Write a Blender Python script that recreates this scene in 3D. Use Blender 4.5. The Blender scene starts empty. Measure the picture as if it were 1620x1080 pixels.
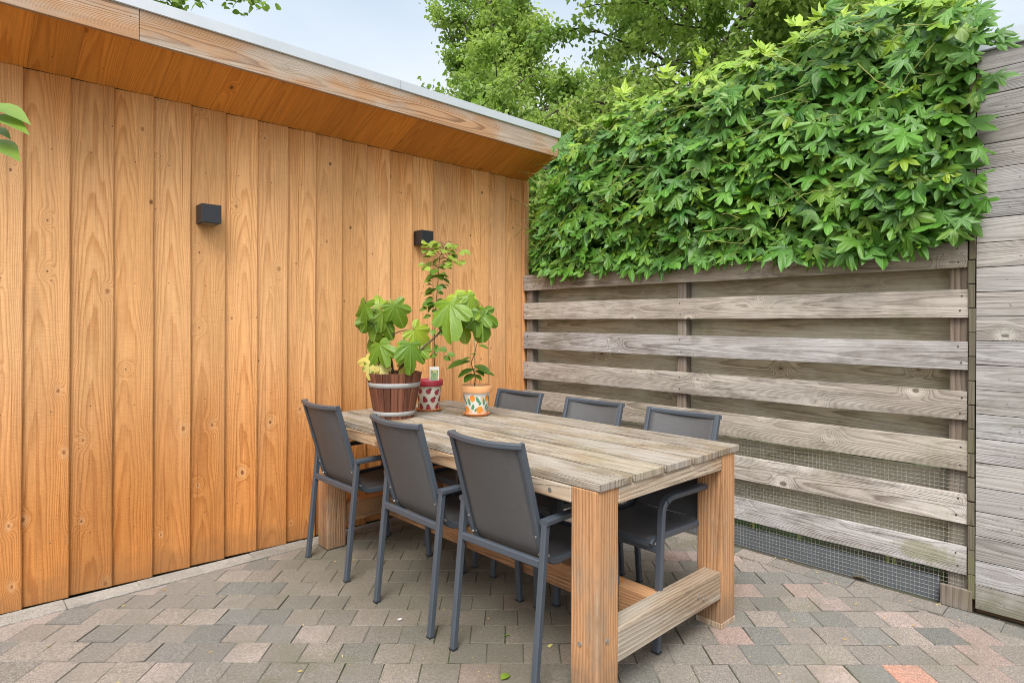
import bpy, bmesh, math, random
from mathutils import Vector, Matrix, noise as mnoise
random.seed(7)
S = bpy.context.scene
C = bpy.context.collection
R_ = math.radians
PI = math.pi

# ------------------------------------------------------------------ camera frame
TH = R_(46.7)
FW = Vector((math.cos(TH), math.sin(TH), 0)); RT = Vector((math.sin(TH), -math.cos(TH), 0))
EYE = 1.33
FOC = 968.0
def at(u, v, d):
    """photo pixel at a measured depth -> world point"""
    return FW * d + RT * ((u - 810) / FOC * d) + Vector((0, 0, EYE - (v - 510.5) / FOC * d))

# ------------------------------------------------------------------ object helpers
def tag(o, label, cat, group=None, kind=None):
    if label: o['label'] = label
    if cat: o['category'] = cat
    if group: o['group'] = group
    if kind: o['kind'] = kind
    return o
def empty(name, loc=(0, 0, 0), rz=0):
    o = bpy.data.objects.new(name, None); C.objects.link(o)
    o.location = loc; o.rotation_euler = (0, 0, rz); o.empty_display_size = .1
    return o
def copy_tree(o, parent=None):
    c = o.copy(); C.objects.link(c); c.parent = parent
    for ch in list(o.children): copy_tree(ch, c)
    return c

class MB:
    """collects faces with uv (across, along) and a random colour attribute"""
    def __init__(s): s.v = []; s.f = []; s.uv = []; s.c = []; s.m = []; s.sm = []
    def face(s, pts, uvs=None, col=(.5, .5, .5), mi=0, smooth=False):
        b = len(s.v); s.v += [tuple(p) for p in pts]
        s.f.append(list(range(b, b + len(pts))))
        s.uv.append(uvs or [(0, 0)] * len(pts)); s.m.append(mi); s.sm.append(smooth)
        s.c.append([col] * len(pts) if not isinstance(col, list) else col)
    def grid(s, rows, uvs=None, cols=None, mi=0, smooth=True, close=False):
        """rows: list of lists of points, shared verts"""
        b = len(s.v); nr = len(rows); nc = len(rows[0])
        for r in rows: s.v += [tuple(p) for p in r]
        for i in range(nr - 1):
            for j in range(nc if close else nc - 1):
                k = (j + 1) % nc
                s.f.append([b + i * nc + j, b + i * nc + k, b + (i + 1) * nc + k, b + (i + 1) * nc + j])
                if uvs:
                    u = uvs
                    kk = j + 1
                    s.uv.append([u[i][j], u[i][kk], u[i + 1][kk], u[i + 1][j]])
                else: s.uv.append([(0, 0)] * 4)
                if cols is None: s.c.append([(.5, .5, .5)] * 4)
                elif isinstance(cols, tuple): s.c.append([cols] * 4)
                else: s.c.append([cols[i][j], cols[i][k], cols[i + 1][k], cols[i + 1][j]])
                s.m.append(mi); s.sm.append(smooth)
    def box(s, o, ax, ay, az, col=None, n=1, jit=0.0, mi=0, seedv=0.0):
        """box: corner-centred o, full vectors ax (across), ay (thickness), az (along). Subdivided along az."""
        col = col or (random.random(), random.random(), random.random())
        o = Vector(o); ax = Vector(ax); ay = Vector(ay); az = Vector(az)
        W, T, L = ax.length, ay.length, az.length
        rings = []
        for i in range(n + 1):
            t = i / n - .5
            r = []
            for sx, sy in ((-.5, -.5), (.5, -.5), (.5, .5), (-.5, .5)):
                p = o + ax * sx + ay * sy + az * t
                if jit:
                    q = Vector((t * L * 2.3 + col[0] * 50, sx * 3 + col[1] * 50, sy * 3))
                    p = p + ax.normalized() * mnoise.noise(q) * jit + ay.normalized() * mnoise.noise(q + Vector((9, 4, 2))) * jit * .6
                r.append(p)
            rings.append(r)
        b = len(s.v)
        for r in rings: s.v += [tuple(p) for p in r]
        off = [(-W / 2, W / 2), (W / 2, W / 2 + T), (W / 2 + T, W / 2 + T + W), (-W / 2 - T, -W / 2)]
        offs = [(-W / 2, W / 2), (W / 2, W / 2 - T), (W / 2, -W / 2), (-W / 2 + T, -W / 2)]
        for i in range(n):
            for j in range(4):
                k = (j + 1) % 4
                a0 = b + i * 4 + j; a1 = b + i * 4 + k; b1 = b + (i + 1) * 4 + k; b0 = b + (i + 1) * 4 + j
                s.f.append([a0, a1, b1, b0])
                u0, u1 = offs[j]; y0 = (i / n) * L; y1 = ((i + 1) / n) * L
                s.uv.append([(u0, y0), (u1, y0), (u1, y1), (u0, y1)])
                s.c.append([col] * 4); s.m.append(mi); s.sm.append(False)
        for base, flip in ((b, True), (b + n * 4, False)):
            idx = [base, base + 1, base + 2, base + 3]
            uv = [(-W / 2, 0), (W / 2, 0), (W / 2, T), (-W / 2, T)]
            if flip: idx = idx[::-1]; uv = uv[::-1]
            s.f.append(idx); s.uv.append(uv); s.c.append([col] * 4); s.m.append(mi); s.sm.append(False)
    def tube(s, pts, rad, sides=8, col=None, mi=0, prof=None, up=None, cap=True, smooth=True):
        """sweep a circle (rad number or list) or profile [(a,b)..] along pts"""
        pts = [Vector(p) for p in pts]; n = len(pts)
        col = col or (random.random(), random.random(), random.random())
        rads = rad if isinstance(rad, (list, tuple)) else [rad] * n
        rows = []; uvr = []
        pn = None; acc = 0
        for i, p in enumerate(pts):
            t = ((pts[min(i + 1, n - 1)] - p).normalized() + (p - pts[max(i - 1, 0)]).normalized())
            if t.length < 1e-6: t = Vector((0, 0, 1))
            t.normalize()
            if up is not None: nn = Vector(up)
            elif pn is None: nn = Vector((0, 0, 1)) if abs(t.z) < .9 else Vector((1, 0, 0))
            else: nn = pn
            nn = (nn - t * nn.dot(t)).normalized(); bb = t.cross(nn); pn = nn
            k = 1.0
            if 0 < i < n - 1:
                c = (pts[i + 1] - p).normalized().dot((p - pts[i - 1]).normalized())
                k = 1 / max(.5, math.sqrt((1 + c) / 2))
            if prof:
                row = [p + nn * a * k + bb * b for a, b in prof]
            else:
                row = [p + (nn * math.cos(2 * PI * q / sides) + bb * math.sin(2 * PI * q / sides)) * rads[i] for q in range(sides)]
            if i: acc += (p - pts[i - 1]).length
            m = len(row)
            rows.append(row); uvr.append([(q / m, acc) for q in range(m + 1)])
        s.grid(rows, uvr, col, mi, smooth and not prof, close=True)
        if cap:
            s.face(rows[0][::-1], None, col, mi); s.face(rows[-1], None, col, mi)
    def lathe(s, prof, center, n=32, col=None, mi=0, colf=None, smooth=True, rf=None):
        """prof [(r,z)..] around vertical axis"""
        cx, cy, cz = center; rows = []; uvr = []
        for r, z in prof:
            rows.append([(cx + r * (rf(q) if rf else 1) * math.cos(2 * PI * q / n), cy + r * (rf(q) if rf else 1) * math.sin(2 * PI * q / n), cz + z) for q in range(n)])
            uvr.append([(2 * PI * q / n * .1, z) for q in range(n + 1)])
        cols = col or (.5, .5, .5)
        if colf: cols = [[colf(q) for q in range(n)] for _ in prof]
        s.grid(rows, uvr, cols, mi, smooth, close=True)
    def build(s, name, mats, parent=None, bevel=0, seg=2, inv=None, auto=False, weld=False):
        me = bpy.data.meshes.new(name)
        vs = s.v
        if inv is not None: vs = [tuple(inv @ Vector(p)) for p in vs]
        me.from_pydata(vs, [], s.f)
        uvl = me.uv_layers.new(name='UVMap')
        flat = [x for f in s.uv for p in f for x in p]; uvl.data.foreach_set('uv', flat)
        ca = me.color_attributes.new('rnd', 'FLOAT_COLOR', 'CORNER')
        ca.data.foreach_set('color', [x for f in s.c for p in f for x in (p[0], p[1], p[2], 1.0)])
        me.polygons.foreach_set('material_index', s.m)
        me.polygons.foreach_set('use_smooth', s.sm)
        for m in (mats if isinstance(mats, (list, tuple)) else [mats]): me.materials.append(m)
        me.update(); me.validate()
        o = bpy.data.objects.new(name, me); C.objects.link(o)
        if parent: o.parent = parent
        if weld:
            bm = bmesh.new(); bm.from_mesh(me); bmesh.ops.remove_doubles(bm, verts=bm.verts, dist=1e-5); bm.to_mesh(me); bm.free()
        if bevel:
            md = o.modifiers.new('Bevel', 'BEVEL'); md.width = bevel; md.segments = seg; md.limit_method = 'ANGLE'; md.angle_limit = R_(40)
            md.harden_normals = False
        return o

# ------------------------------------------------------------------ node helpers
class NT:
    def __init__(s, mat):
        mat.use_nodes = True; s.t = mat.node_tree; s.t.nodes.clear()
    def n(s, kind, **kw):
        nd = s.t.nodes.new(kind)
        for k, v in kw.items(): setattr(nd, k, v)
        return nd
    def set(s, sock, v):
        if v is None: return
        if hasattr(v, 'is_output'): s.t.links.new(v, sock)
        else:
            if sock.type == 'RGBA' and len(v) == 3: v = (*v, 1)
            sock.default_value = v
    def m(s, op, a, b=None, c=None, clamp=False):
        nd = s.n('ShaderNodeMath', operation=op, use_clamp=clamp)
        s.set(nd.inputs[0], a); s.set(nd.inputs[1], b); s.set(nd.inputs[2], c); return nd.outputs[0]
    def vm(s, op, a, b=None, scale=None):
        nd = s.n('ShaderNodeVectorMath', operation=op)
        s.set(nd.inputs[0], a); s.set(nd.inputs[1], b)
        if scale is not None: s.set(nd.inputs['Scale'], scale)
        return nd.outputs['Value'] if op in ('LENGTH', 'DOT_PRODUCT', 'DISTANCE') else nd.outputs[0]
    def xyz(s, x, y, z=0.0):
        nd = s.n('ShaderNodeCombineXYZ'); s.set(nd.inputs[0], x); s.set(nd.inputs[1], y); s.set(nd.inputs[2], z); return nd.outputs[0]
    def sep(s, v):
        nd = s.n('ShaderNodeSeparateXYZ'); s.set(nd.inputs[0], v); return nd.outputs
    def mix(s, f, a, b, mode='MIX'):
        nd = s.n('ShaderNodeMix', data_type='RGBA', blend_type=mode)
        s.set(nd.inputs[0], f); s.set(nd.inputs[6], a); s.set(nd.inputs[7], b); return nd.outputs[2]
    def noise(s, vec, scale=1, detail=2, rough=.5, dist=0, out=0, dim='3D'):
        nd = s.n('ShaderNodeTexNoise', noise_dimensions=dim)
        s.set(nd.inputs['Vector'], vec); nd.inputs['Scale'].default_value = scale
        nd.inputs['Detail'].default_value = detail; nd.inputs['Roughness'].default_value = rough; nd.inputs['Distortion'].default_value = dist
        return nd.outputs[out]
    def ss(s, x, lo, hi, a=0.0, b=1.0):
        nd = s.n('ShaderNodeMapRange', interpolation_type='SMOOTHSTEP')
        s.set(nd.inputs[0], x); s.set(nd.inputs[1], lo); s.set(nd.inputs[2], hi); s.set(nd.inputs[3], a); s.set(nd.inputs[4], b)
        return nd.outputs[0]
    def attr(s, name='rnd'):
        nd = s.n('ShaderNodeAttribute', attribute_name=name); return nd.outputs['Vector']
    def uv(s):
        return s.n('ShaderNodeUVMap', uv_map='UVMap').outputs[0]
    def pos(s): return s.n('ShaderNodeNewGeometry').outputs['Position']
    def bump(s, h, strength=.3, dist=.01, normal=None):
        nd = s.n('ShaderNodeBump'); nd.inputs['Strength'].default_value = strength; nd.inputs['Distance'].default_value = dist
        s.set(nd.inputs['Height'], h)
        if normal: s.set(nd.inputs['Normal'], normal)
        return nd.outputs[0]
    def bsdf(s, col, rough=.6, normal=None, metal=0, spec=.3, extra=None):
        p = s.n('ShaderNodeBsdfPrincipled')
        s.set(p.inputs['Base Color'], col); s.set(p.inputs['Roughness'], rough); s.set(p.inputs['Metallic'], metal)
        s.set(p.inputs['Specular IOR Level'], spec)
        if normal is not None: s.set(p.inputs['Normal'], normal)
        return p.outputs[0]
    def out(s, sh):
        o = s.n('ShaderNodeOutputMaterial'); s.t.links.new(sh, o.inputs[0])

def M(name): return bpy.data.materials.new(name)

def wood(name, early, late, K=600., slope=2.2, wav=2.4, late_w=.75, knots=.55, kscale=(7., 2.4), knotcol=(.12, .05, .02), fiber=.25,
         grey=None, grey_amt=0., grey_scale=1.5, green=0., nails=None, bump=.35, rough=.7, tone=.25, freq=1., saw=0., kbump=5., bleach=None, spec=.25, kring=None, cracks=0., lin=0., krad=(.005, .010), edge=None, foot=None, moss=None, kbell=.030, band=(.25, .88), kh=.75, hue=0., streak=0., blot=0.):
    mat = M(name); g = NT(mat)
    r = g.sep(g.attr()); u = g.sep(g.uv()); ux, uy = u[0], u[1]
    X = g.m('ADD', ux, g.m('MULTIPLY', r[0], 7.3)); Y = g.m('ADD', uy, g.m('MULTIPLY', r[1], 31.))
    Z = g.m('MULTIPLY', r[2], 13.)
    lowv = g.xyz(g.m('MULTIPLY', X, 5.), g.m('MULTIPLY', Y, .8), Z)
    low = g.m('SUBTRACT', g.noise(lowv, 1, 2), .5)
    midv = g.xyz(g.m('MULTIPLY', X, 30.), g.m('MULTIPLY', Y, 3.5), Z)
    mid = g.m('SUBTRACT', g.noise(midv, 1, 2), .5)
    a = g.m('ADD', ux, g.m('MULTIPLY', g.m('SUBTRACT', r[0], .5), .12))
    a = g.m('ADD', a, g.m('MULTIPLY', low, .06))
    Fv = g.m('MULTIPLY', g.m('MULTIPLY', a, a), K)
    if lin: Fv = g.m('ADD', Fv, g.m('MULTIPLY', g.m('ADD', ux, g.m('MULTIPLY', low, .02)), lin))
    Fv = g.m('ADD', Fv, g.m('MULTIPLY', Y, slope))
    Fv = g.m('ADD', Fv, g.m('MULTIPLY', low, wav)); Fv = g.m('ADD', Fv, g.m('MULTIPLY', mid, .7))
    # knots
    kv = g.n('ShaderNodeTexVoronoi', voronoi_dimensions='2D'); kv.inputs['Scale'].default_value = 1
    kp = g.xyz(g.m('MULTIPLY', X, kscale[0]), g.m('MULTIPLY', Y, kscale[1]), 0.)
    g.set(kv.inputs['Vector'], kp)
    dl = g.vm('SUBTRACT', kp, kv.outputs['Position']); ds = g.sep(dl)
    dx = g.m('DIVIDE', ds[0], kscale[0]); dy = g.m('DIVIDE', ds[1], kscale[1])
    kc = g.sep(kv.outputs['Color'])
    d2 = g.m('ADD', g.m('MULTIPLY', dx, dx), g.m('MULTIPLY', g.m('MULTIPLY', dy, dy), .45))
    wob = g.m('MULTIPLY', g.m('SUBTRACT', g.noise(g.xyz(X, Y, Z), 45, 2), .5), .007)
    d = g.m('ADD', g.m('SQRT', d2), wob)
    ex = g.m('GREATER_THAN', kc[1], 1 - knots)
    bell = g.m('POWER', 2.718, g.m('MULTIPLY', d2, -1 / (kbell ** 2)))
    Fv = g.m('ADD', Fv, g.m('MULTIPLY', g.m('MULTIPLY', bell, ex), kbump))
    Fv = g.m('MULTIPLY', Fv, freq)
    t = g.m('FRACT', Fv)
    lw = g.m('MULTIPLY', g.ss(t, band[0], band[1]), g.ss(t, .90, 1.0, 1., 0.))
    fib = g.noise(g.xyz(g.m('MULTIPLY', X, 320.), g.m('MULTIPLY', Y, 7.), Z), 1, 2)
    fib2 = g.noise(g.xyz(g.m('MULTIPLY', X, 60.), g.m('MULTIPLY', Y, 1.6), Z), 1, 3)
    var = g.noise(g.xyz(g.m('MULTIPLY', X, 4.), g.m('MULTIPLY', Y, 1.3), Z), 1, 3)
    # patchy ring contrast
    lamt = g.m('MULTIPLY', g.m('MULTIPLY', lw, late_w), g.ss(var, .3, .65, .45, 1.))
    if bleach:
        P = g.sep(g.pos()); bn = g.noise(g.xyz(g.m('MULTIPLY', X, 6.), g.m('MULTIPLY', Y, .7), Z), 1, 3)
        bz = g.m('ADD', P[2], g.m('MULTIPLY', g.m('SUBTRACT', bn, .5), .9))
        bm_ = g.m('MULTIPLY', g.m('MULTIPLY', g.ss(bz, .25, 1.35), g.ss(bz, 2.75, 2.1)), bleach[1])
        bl = bleach[0]; early = g.mix(bm_, early, bl); late = g.mix(bm_, late, (bl[0] * .74, bl[1] * .63, bl[2] * .50))
    col = g.mix(lamt, early, late)
    rk = g.m('ADD', g.m('MULTIPLY', kc[0], krad[1]), krad[0])
    kmask = g.m('MULTIPLY', g.ss(d, g.m('MULTIPLY', rk, .55), rk, 1., 0.), ex)
    halo = g.m('MULTIPLY', g.ss(d, rk, g.m('MULTIPLY', rk, 3.2), 1., 0.), ex)
    if kring: col = g.mix(g.m('MULTIPLY', halo, kh), col, kring)
    else: col = g.mix(g.m('MULTIPLY', halo, .35), col, late)
    hole = g.m('GREATER_THAN', kc[2], .72)
    kcol = g.mix(hole, g.mix(.45, late, knotcol), knotcol)
    col = g.mix(g.m('MULTIPLY', kmask, .85), col, kcol)
    # weathering to grey
    gm = None
    if grey is not None:
        gn = g.noise(g.xyz(g.m('MULTIPLY', X, 3. * grey_scale), g.m('MULTIPLY', Y, grey_scale), Z), 1, 5, .6)
        gm = g.ss(gn, .62 - grey_amt * .5, .72 - grey_amt * .3)
        gm = g.m('MULTIPLY', gm, g.m('ADD', .55, g.m('MULTIPLY', fib2, .6)), None, True)
        gm = g.m('MULTIPLY', gm, g.m('SUBTRACT', 1., g.m('MULTIPLY', lamt, .45)))
        col = g.mix(gm, col, grey)
    # tone per board and fibres
    f = g.m('ADD', 1 - tone / 2, g.m('MULTIPLY', r[2], tone))
    f = g.m('MULTIPLY', f, g.m('ADD', 1 - fiber * .5, g.m('MULTIPLY', fib, fiber)))
    f = g.m('MULTIPLY', f, g.m('ADD', .80, g.m('MULTIPLY', fib2, .4)))
    f = g.m('MULTIPLY', f, g.m('ADD', .85, g.m('MULTIPLY', var, .3)))
    col = g.mix(1., col, g.xyz(f, f, f), 'MULTIPLY')
    if hue:
        hv = g.m('FRACT', g.m('ADD', g.m('MULTIPLY', r[0], 7.7), g.m('MULTIPLY', r[1], 3.1)))
        col = g.mix(1., col, g.mix(hv, (1 - hue * .3, 1., 1 + hue), (1 + hue * .25, 1 - hue * .25, 1 - hue)), 'MULTIPLY')
    if streak:
        sn = g.noise(g.xyz(g.m('MULTIPLY', X, 90.), g.m('MULTIPLY', Y, .9), Z), 1, 3, .6)
        sk = g.m('MULTIPLY', g.ss(sn, .60, .72), streak); col = g.mix(sk, col, g.mix(1., col, (.52, .42, .34), 'MULTIPLY'))
        sk2 = g.m('MULTIPLY', g.ss(sn, .40, .30), streak * .7); col = g.mix(sk2, col, g.mix(1., col, (1.22, 1.25, 1.3), 'MULTIPLY'))
    if blot:
        bl1 = g.noise(g.xyz(g.m('MULTIPLY', X, 14.), g.m('MULTIPLY', Y, 2.6), Z), 1, 5, .68)
        bl2 = g.noise(g.xyz(g.m('MULTIPLY', X, 70.), g.m('MULTIPLY', Y, 22.), Z), 1, 3, .6)
        bm2 = g.m('MULTIPLY', g.ss(g.m('ADD', g.m('MULTIPLY', bl1, .75), g.m('MULTIPLY', bl2, .25)), .46, .66), blot)
        col = g.mix(bm2, col, g.mix(1., col, (.50, .47, .44), 'MULTIPLY'))
    hgt = g.m('SUBTRACT', g.m('ADD', g.m('MULTIPLY', fib, .35), g.m('MULTIPLY', fib2, .3)), g.m('MULTIPLY', lw, .25 if saw else .45))
    if saw:
        sw = g.noise(g.xyz(g.m('MULTIPLY', X, 22.), g.m('MULTIPLY', Y, 260.), Z), 1, 2)
        hgt = g.m('ADD', hgt, g.m('MULTIPLY', sw, saw))
        col = g.mix(1., col, g.mix(sw, (.9, .9, .9), (1.08, 1.08, 1.08)), 'MULTIPLY')
    if cracks:
        cn = g.noise(g.xyz(g.m('MULTIPLY', X, 55.), g.m('MULTIPLY', Y, 1.1), Z), 1, 3, .55)
        cm = g.m('MULTIPLY', g.ss(g.m('ABSOLUTE', g.m('SUBTRACT', cn, .5)), .0, .022, 1., 0.), g.ss(var, .46, .58))
        col = g.mix(g.m('MULTIPLY', cm, cracks), col, (.03, .02, .015)); hgt = g.m('SUBTRACT', hgt, g.m('MULTIPLY', cm, .8))
    if green:
        P = g.pos(); gn = g.noise(P, 3.2, 4, .65); gn2 = g.noise(P, 40, 3)
        gmk = g.m('MULTIPLY', g.ss(gn, .50, .70), g.m('ADD', .5, g.m('MULTIPLY', gn2, .6)))
        col = g.mix(g.m('MULTIPLY', gmk, green), col, (.13, .15, .035))
    if edge:
        ew = g.m('ADD', g.m('ABSOLUTE', ux), g.m('MULTIPLY', g.m('SUBTRACT', fib2, .5), .006))
        col = g.mix(g.m('MULTIPLY', g.ss(ew, edge - .0065, edge - .001), .85), col, (.055, .042, .03))
    if foot or moss:
        P3 = g.pos(); pz = g.sep(P3); fn = g.noise(P3, 14, 4, .65)
        if foot:
            fm = g.ss(g.m('ADD', pz[2], g.m('MULTIPLY', g.m('SUBTRACT', fn, .5), .25)), foot[1], 0.)
            col = g.mix(g.m('MULTIPLY', fm, foot[2]), col, foot[0])
        if moss:
            my = g.m('DIVIDE', g.m('SUBTRACT', pz[1], moss[0]), moss[2]); mz = g.m('DIVIDE', g.m('SUBTRACT', pz[2], moss[1]), moss[3])
            md = g.m('ADD', g.m('SQRT', g.m('ADD', g.m('MULTIPLY', my, my), g.m('MULTIPLY', mz, mz))), g.m('MULTIPLY', g.m('SUBTRACT', fn, .5), 1.6))
            col = g.mix(g.m('MULTIPLY', g.ss(md, 1.1, .6), .5), col, (.17, .165, .04))
    if nails:
        ny = g.m('SUBTRACT', g.m('FRACT', g.m('DIVIDE', g.m('ADD', uy, g.m('MULTIPLY', r[0], .03)), nails)), .5)
        nx = g.m('ADD', ux, g.m('MULTIPLY', g.m('SUBTRACT', r[1], .5), .04))
        nd = g.m('SQRT', g.m('ADD', g.m('MULTIPLY', nx, nx), g.m('POWER', g.m('MULTIPLY', ny, nails), 2.)))
        nm = g.ss(nd, .0022, .0036, 1., 0.)
        col = g.mix(g.m('MULTIPLY', nm, .85), col, (.04, .03, .025))
    g.out(g.bsdf(col, rough, g.bump(hgt, bump, .004), spec=spec))
    return mat

def plain(name, col, rough=.5, metal=0, spec=.5, nscale=60, namt=.12, bump=0., nb=300):
    mat = M(name); g = NT(mat)
    P = g.n('ShaderNodeTexCoord').outputs['Object']
    nz = g.noise(P, nscale, 4, .6)
    c = g.mix(nz, tuple(x * (1 - namt) for x in col), tuple(min(1, x * (1 + namt)) for x in col))
    nn = g.bump(g.noise(P, nb, 3), bump, .002) if bump else None
    rr = g.m('ADD', rough - .08, g.m('MULTIPLY', nz, .16))
    g.out(g.bsdf(c, rr, nn, metal, spec)); return mat

# ------------------------------------------------------------------ materials
W_SHED = wood('larch_cladding', (.56, .23, .062), (.36, .115, .022), K=430, wav=4.2, slope=2.0, freq=1.5, knots=.55, kscale=(6.2, 2.6), nails=.62, saw=.6, fiber=.42, tone=.30, hue=.11, streak=.7, blot=.18,
              late_w=.75, band=(.35, .9), bleach=((.74, .415, .185), .85), knotcol=(.15, .06, .02), kring=(.66, .37, .17), rough=.75, bump=.5, kbump=2.4, krad=(.003, .009), kbell=.024, kh=.5,
              foot=((.22, .11, .045), .22, .55))
W_SOFFIT = wood('larch_soffit', (.70, .27, .048), (.48, .14, .018), K=500, wav=3.2, knots=.4, kscale=(6, 3.), nails=.28, saw=.2, tone=.26, late_w=.6, rough=.65, kbell=.022, kbump=2.5, freq=1.3, fiber=.35)
W_FASCIA = wood('larch_fascia', (.46, .265, .145), (.20, .10, .05), K=1100, wav=6., slope=2.5, knots=.3, grey=(.43, .37, .31), grey_amt=.42, tone=.1, late_w=.95, rough=.75, fiber=.45, band=(.4, .9), nails=.9)
W_FENCE = wood('weathered_fence_board', (.37, .33, .285), (.15, .12, .10), K=700, slope=2., wav=3.0, knots=.75, kscale=(6.5, 1.7), grey=(.47, .435, .39), grey_amt=.5, band=(.35, .9), freq=1.3,
               knotcol=(.10, .07, .055), kring=(.60, .55, .49), fiber=.5, tone=.30, green=.25, late_w=.9, rough=.85, cracks=.45, bump=.6, spec=.15, blot=.65, streak=.4, hue=.1, kbump=5.5, krad=(.006, .012), kbell=.034, moss=(.80, .225, .13, .055))
W_FBACK = wood('weathered_back_board', (.44, .38, .27), (.20, .155, .10), K=700, slope=2., wav=2.6, knots=.5, kscale=(7., 1.6), grey=(.45, .41, .32), grey_amt=.45, freq=1.2,
               fiber=.55, tone=.3, green=.4, blot=.5, late_w=.8, rough=.9, cracks=.4, bump=.5, spec=.1)
W_POST = wood('fence_post_wood', (.20, .158, .125), (.095, .07, .055), K=200, slope=.6, wav=4., lin=60., grey=(.23, .20, .17), grey_amt=.35, knots=.1, fiber=.5, tone=.2, late_w=.9, rough=.9, green=.2, bump=.6, spec=.1)
W_GREY = wood('silver_weathered_board', (.335, .315, .295), (.16, .145, .132), K=700, slope=2., wav=2.8, knots=.55, kscale=(7., 1.5), grey=(.385, .37, .355), grey_amt=.5, freq=1.2,
              knotcol=(.06, .055, .05), kring=(.54, .52, .49), fiber=.45, tone=.24, green=.2, late_w=.75, rough=.85, cracks=.45, bump=.5, spec=.15, nails=None, blot=.4, streak=.3, hue=.06, foot=((.15, .14, .09), .20, .75))
W_TOP = wood('table_top_wood', (.285, .225, .155), (.14, .104, .072), K=500, slope=3., wav=3.2, knots=.25, grey=(.325, .29, .24), grey_amt=.55, grey_scale=3.2, fiber=.5, tone=.22, green=.22, blot=.75, hue=.1,
             late_w=.75, rough=.8, cracks=.55, bump=.6, spec=.2, edge=.0957)
W_LEG = wood('table_leg_wood', (.49, .265, .13), (.26, .11, .045), K=260, slope=.45, wav=5., knots=.15, kscale=(5., 1.2), fiber=.5, tone=.14, late_w=.7, lin=62., band=(.3, .9), blot=.45, streak=.6,
             grey=(.36, .26, .175), grey_amt=.12, rough=.75, cracks=.35, bump=.8, foot=((.17, .12, .08), .24, .7))
W_APRON = wood('table_apron_wood', (.41, .275, .165), (.19, .10, .055), K=500, slope=2.5, wav=2.5, knots=.3, fiber=.5, tone=.1, late_w=.9, grey=(.40, .345, .275), grey_amt=.48, rough=.8, cracks=.5, bump=.6)
W_RAIL = wood('weathered_rail_wood', (.34, .255, .175), (.17, .11, .07), K=120, slope=.5, wav=2.2, lin=55., knots=.0, fiber=.5, tone=.1, late_w=.9, grey=(.37, .33, .27), grey_amt=.55, rough=.85, cracks=.55, bump=.7, blot=.5)
W_BARREL = wood('dark_barrel_stave', (.16, .062, .036), (.06, .022, .014), K=600, slope=2., knots=.1, fiber=.5, tone=.8, late_w=.7, rough=.6, bump=.4)

CH_FRAME = plain('anthracite_powder_coat', (.058, .070, .088), .42, .0, .5, 8, .12, .15, 900)
METAL_TRIM = plain('zinc_trim', (.62, .64, .66), .38, .6, .5, 5, .1)
METAL_DULL = plain('dull_zinc_trim', (.33, .37, .41), .5, .3, .4, 5, .15)
LAMP_BLACK = plain('black_lamp_metal', (.022, .024, .029), .45, 0, .5, 20, .2, .1, 900)
LAMP_LENS = plain('lamp_lens', (.22, .20, .15), .25, 0, .5, 30, .05)
GALV = plain('galvanised_hoop', (.31, .305, .30), .55, .0, .5, 40, .18, .1)
WIRE = plain('wire_mesh_metal', (.38, .38, .34), .5, .3, .4, 30, .2)
BASEBOARD = plain('grey_base_plank', (.095, .104, .115), .6, 0, .4, 9, .3, .3, 120)
SOIL = plain('potting_soil', (.045, .03, .02), .95, 0, .1, 90, .6, .9, 160)
SCREW = plain('screw_steel', (.45, .44, .42), .4, .8, .5, 60, .2)
TERRA = plain('terracotta', (.62, .24, .085), .75, 0, .3, 30, .18, .2)
TERRA_L = plain('terracotta_pale', (.72, .37, .17), .75, 0, .3, 30, .14, .2)
CREAM = plain('cream_glaze', (.72, .68, .58), .4, 0, .5, 14, .08)
WHITEG = plain('white_glaze', (.74, .73, .68), .4, 0, .5, 14, .08)
RED = plain('crimson_glaze', (.36, .03, .05), .4, 0, .5, 70, .35)
BERRY = plain('strawberry_paint', (.34, .04, .055), .45, 0, .5, 160, .5)
BERRYD = plain('berry_edge_paint', (.12, .03, .03), .45, 0, .5, 60, .3)
ORANGE = plain('orange_paint', (.78, .27, .03), .45, 0, .5, 70, .3)
LEAFP = plain('leaf_paint', (.09, .27, .14), .45, 0, .5, 70, .35)
PALEP = plain('pale_blossom_paint', (.72, .50, .33), .45, 0, .5, 70, .25)
STAKE = plain('bamboo_stake', (.62, .50, .36), .6, 0, .3, 40, .15)
BARKF = plain('fig_bark', (.13, .095, .06), .8, 0, .2, 60, .35, .4, 200)
GSTEM = plain('green_stem', (.13, .14, .045), .6, 0, .3, 30, .25)
VSTEM = plain('vine_stem', (.24, .26, .07), .6, 0, .3, 20, .35)
BARK = plain('tree_bark', (.10, .085, .065), .9, 0, .1, 12, .35, .6, 30)
ROOFM = plain('roof_felt', (.07, .07, .075), .9, 0, .2, 30, .2)
DARKW = plain('shed_backing', (.12, .075, .04), .9, 0, .1, 12, .2)
MOSSW = wood('mossy_strip_wood', (.14, .122, .085), (.08, .068, .045), K=900, fiber=.5, green=.5, tone=.2, knots=.1, rough=.9)

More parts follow.
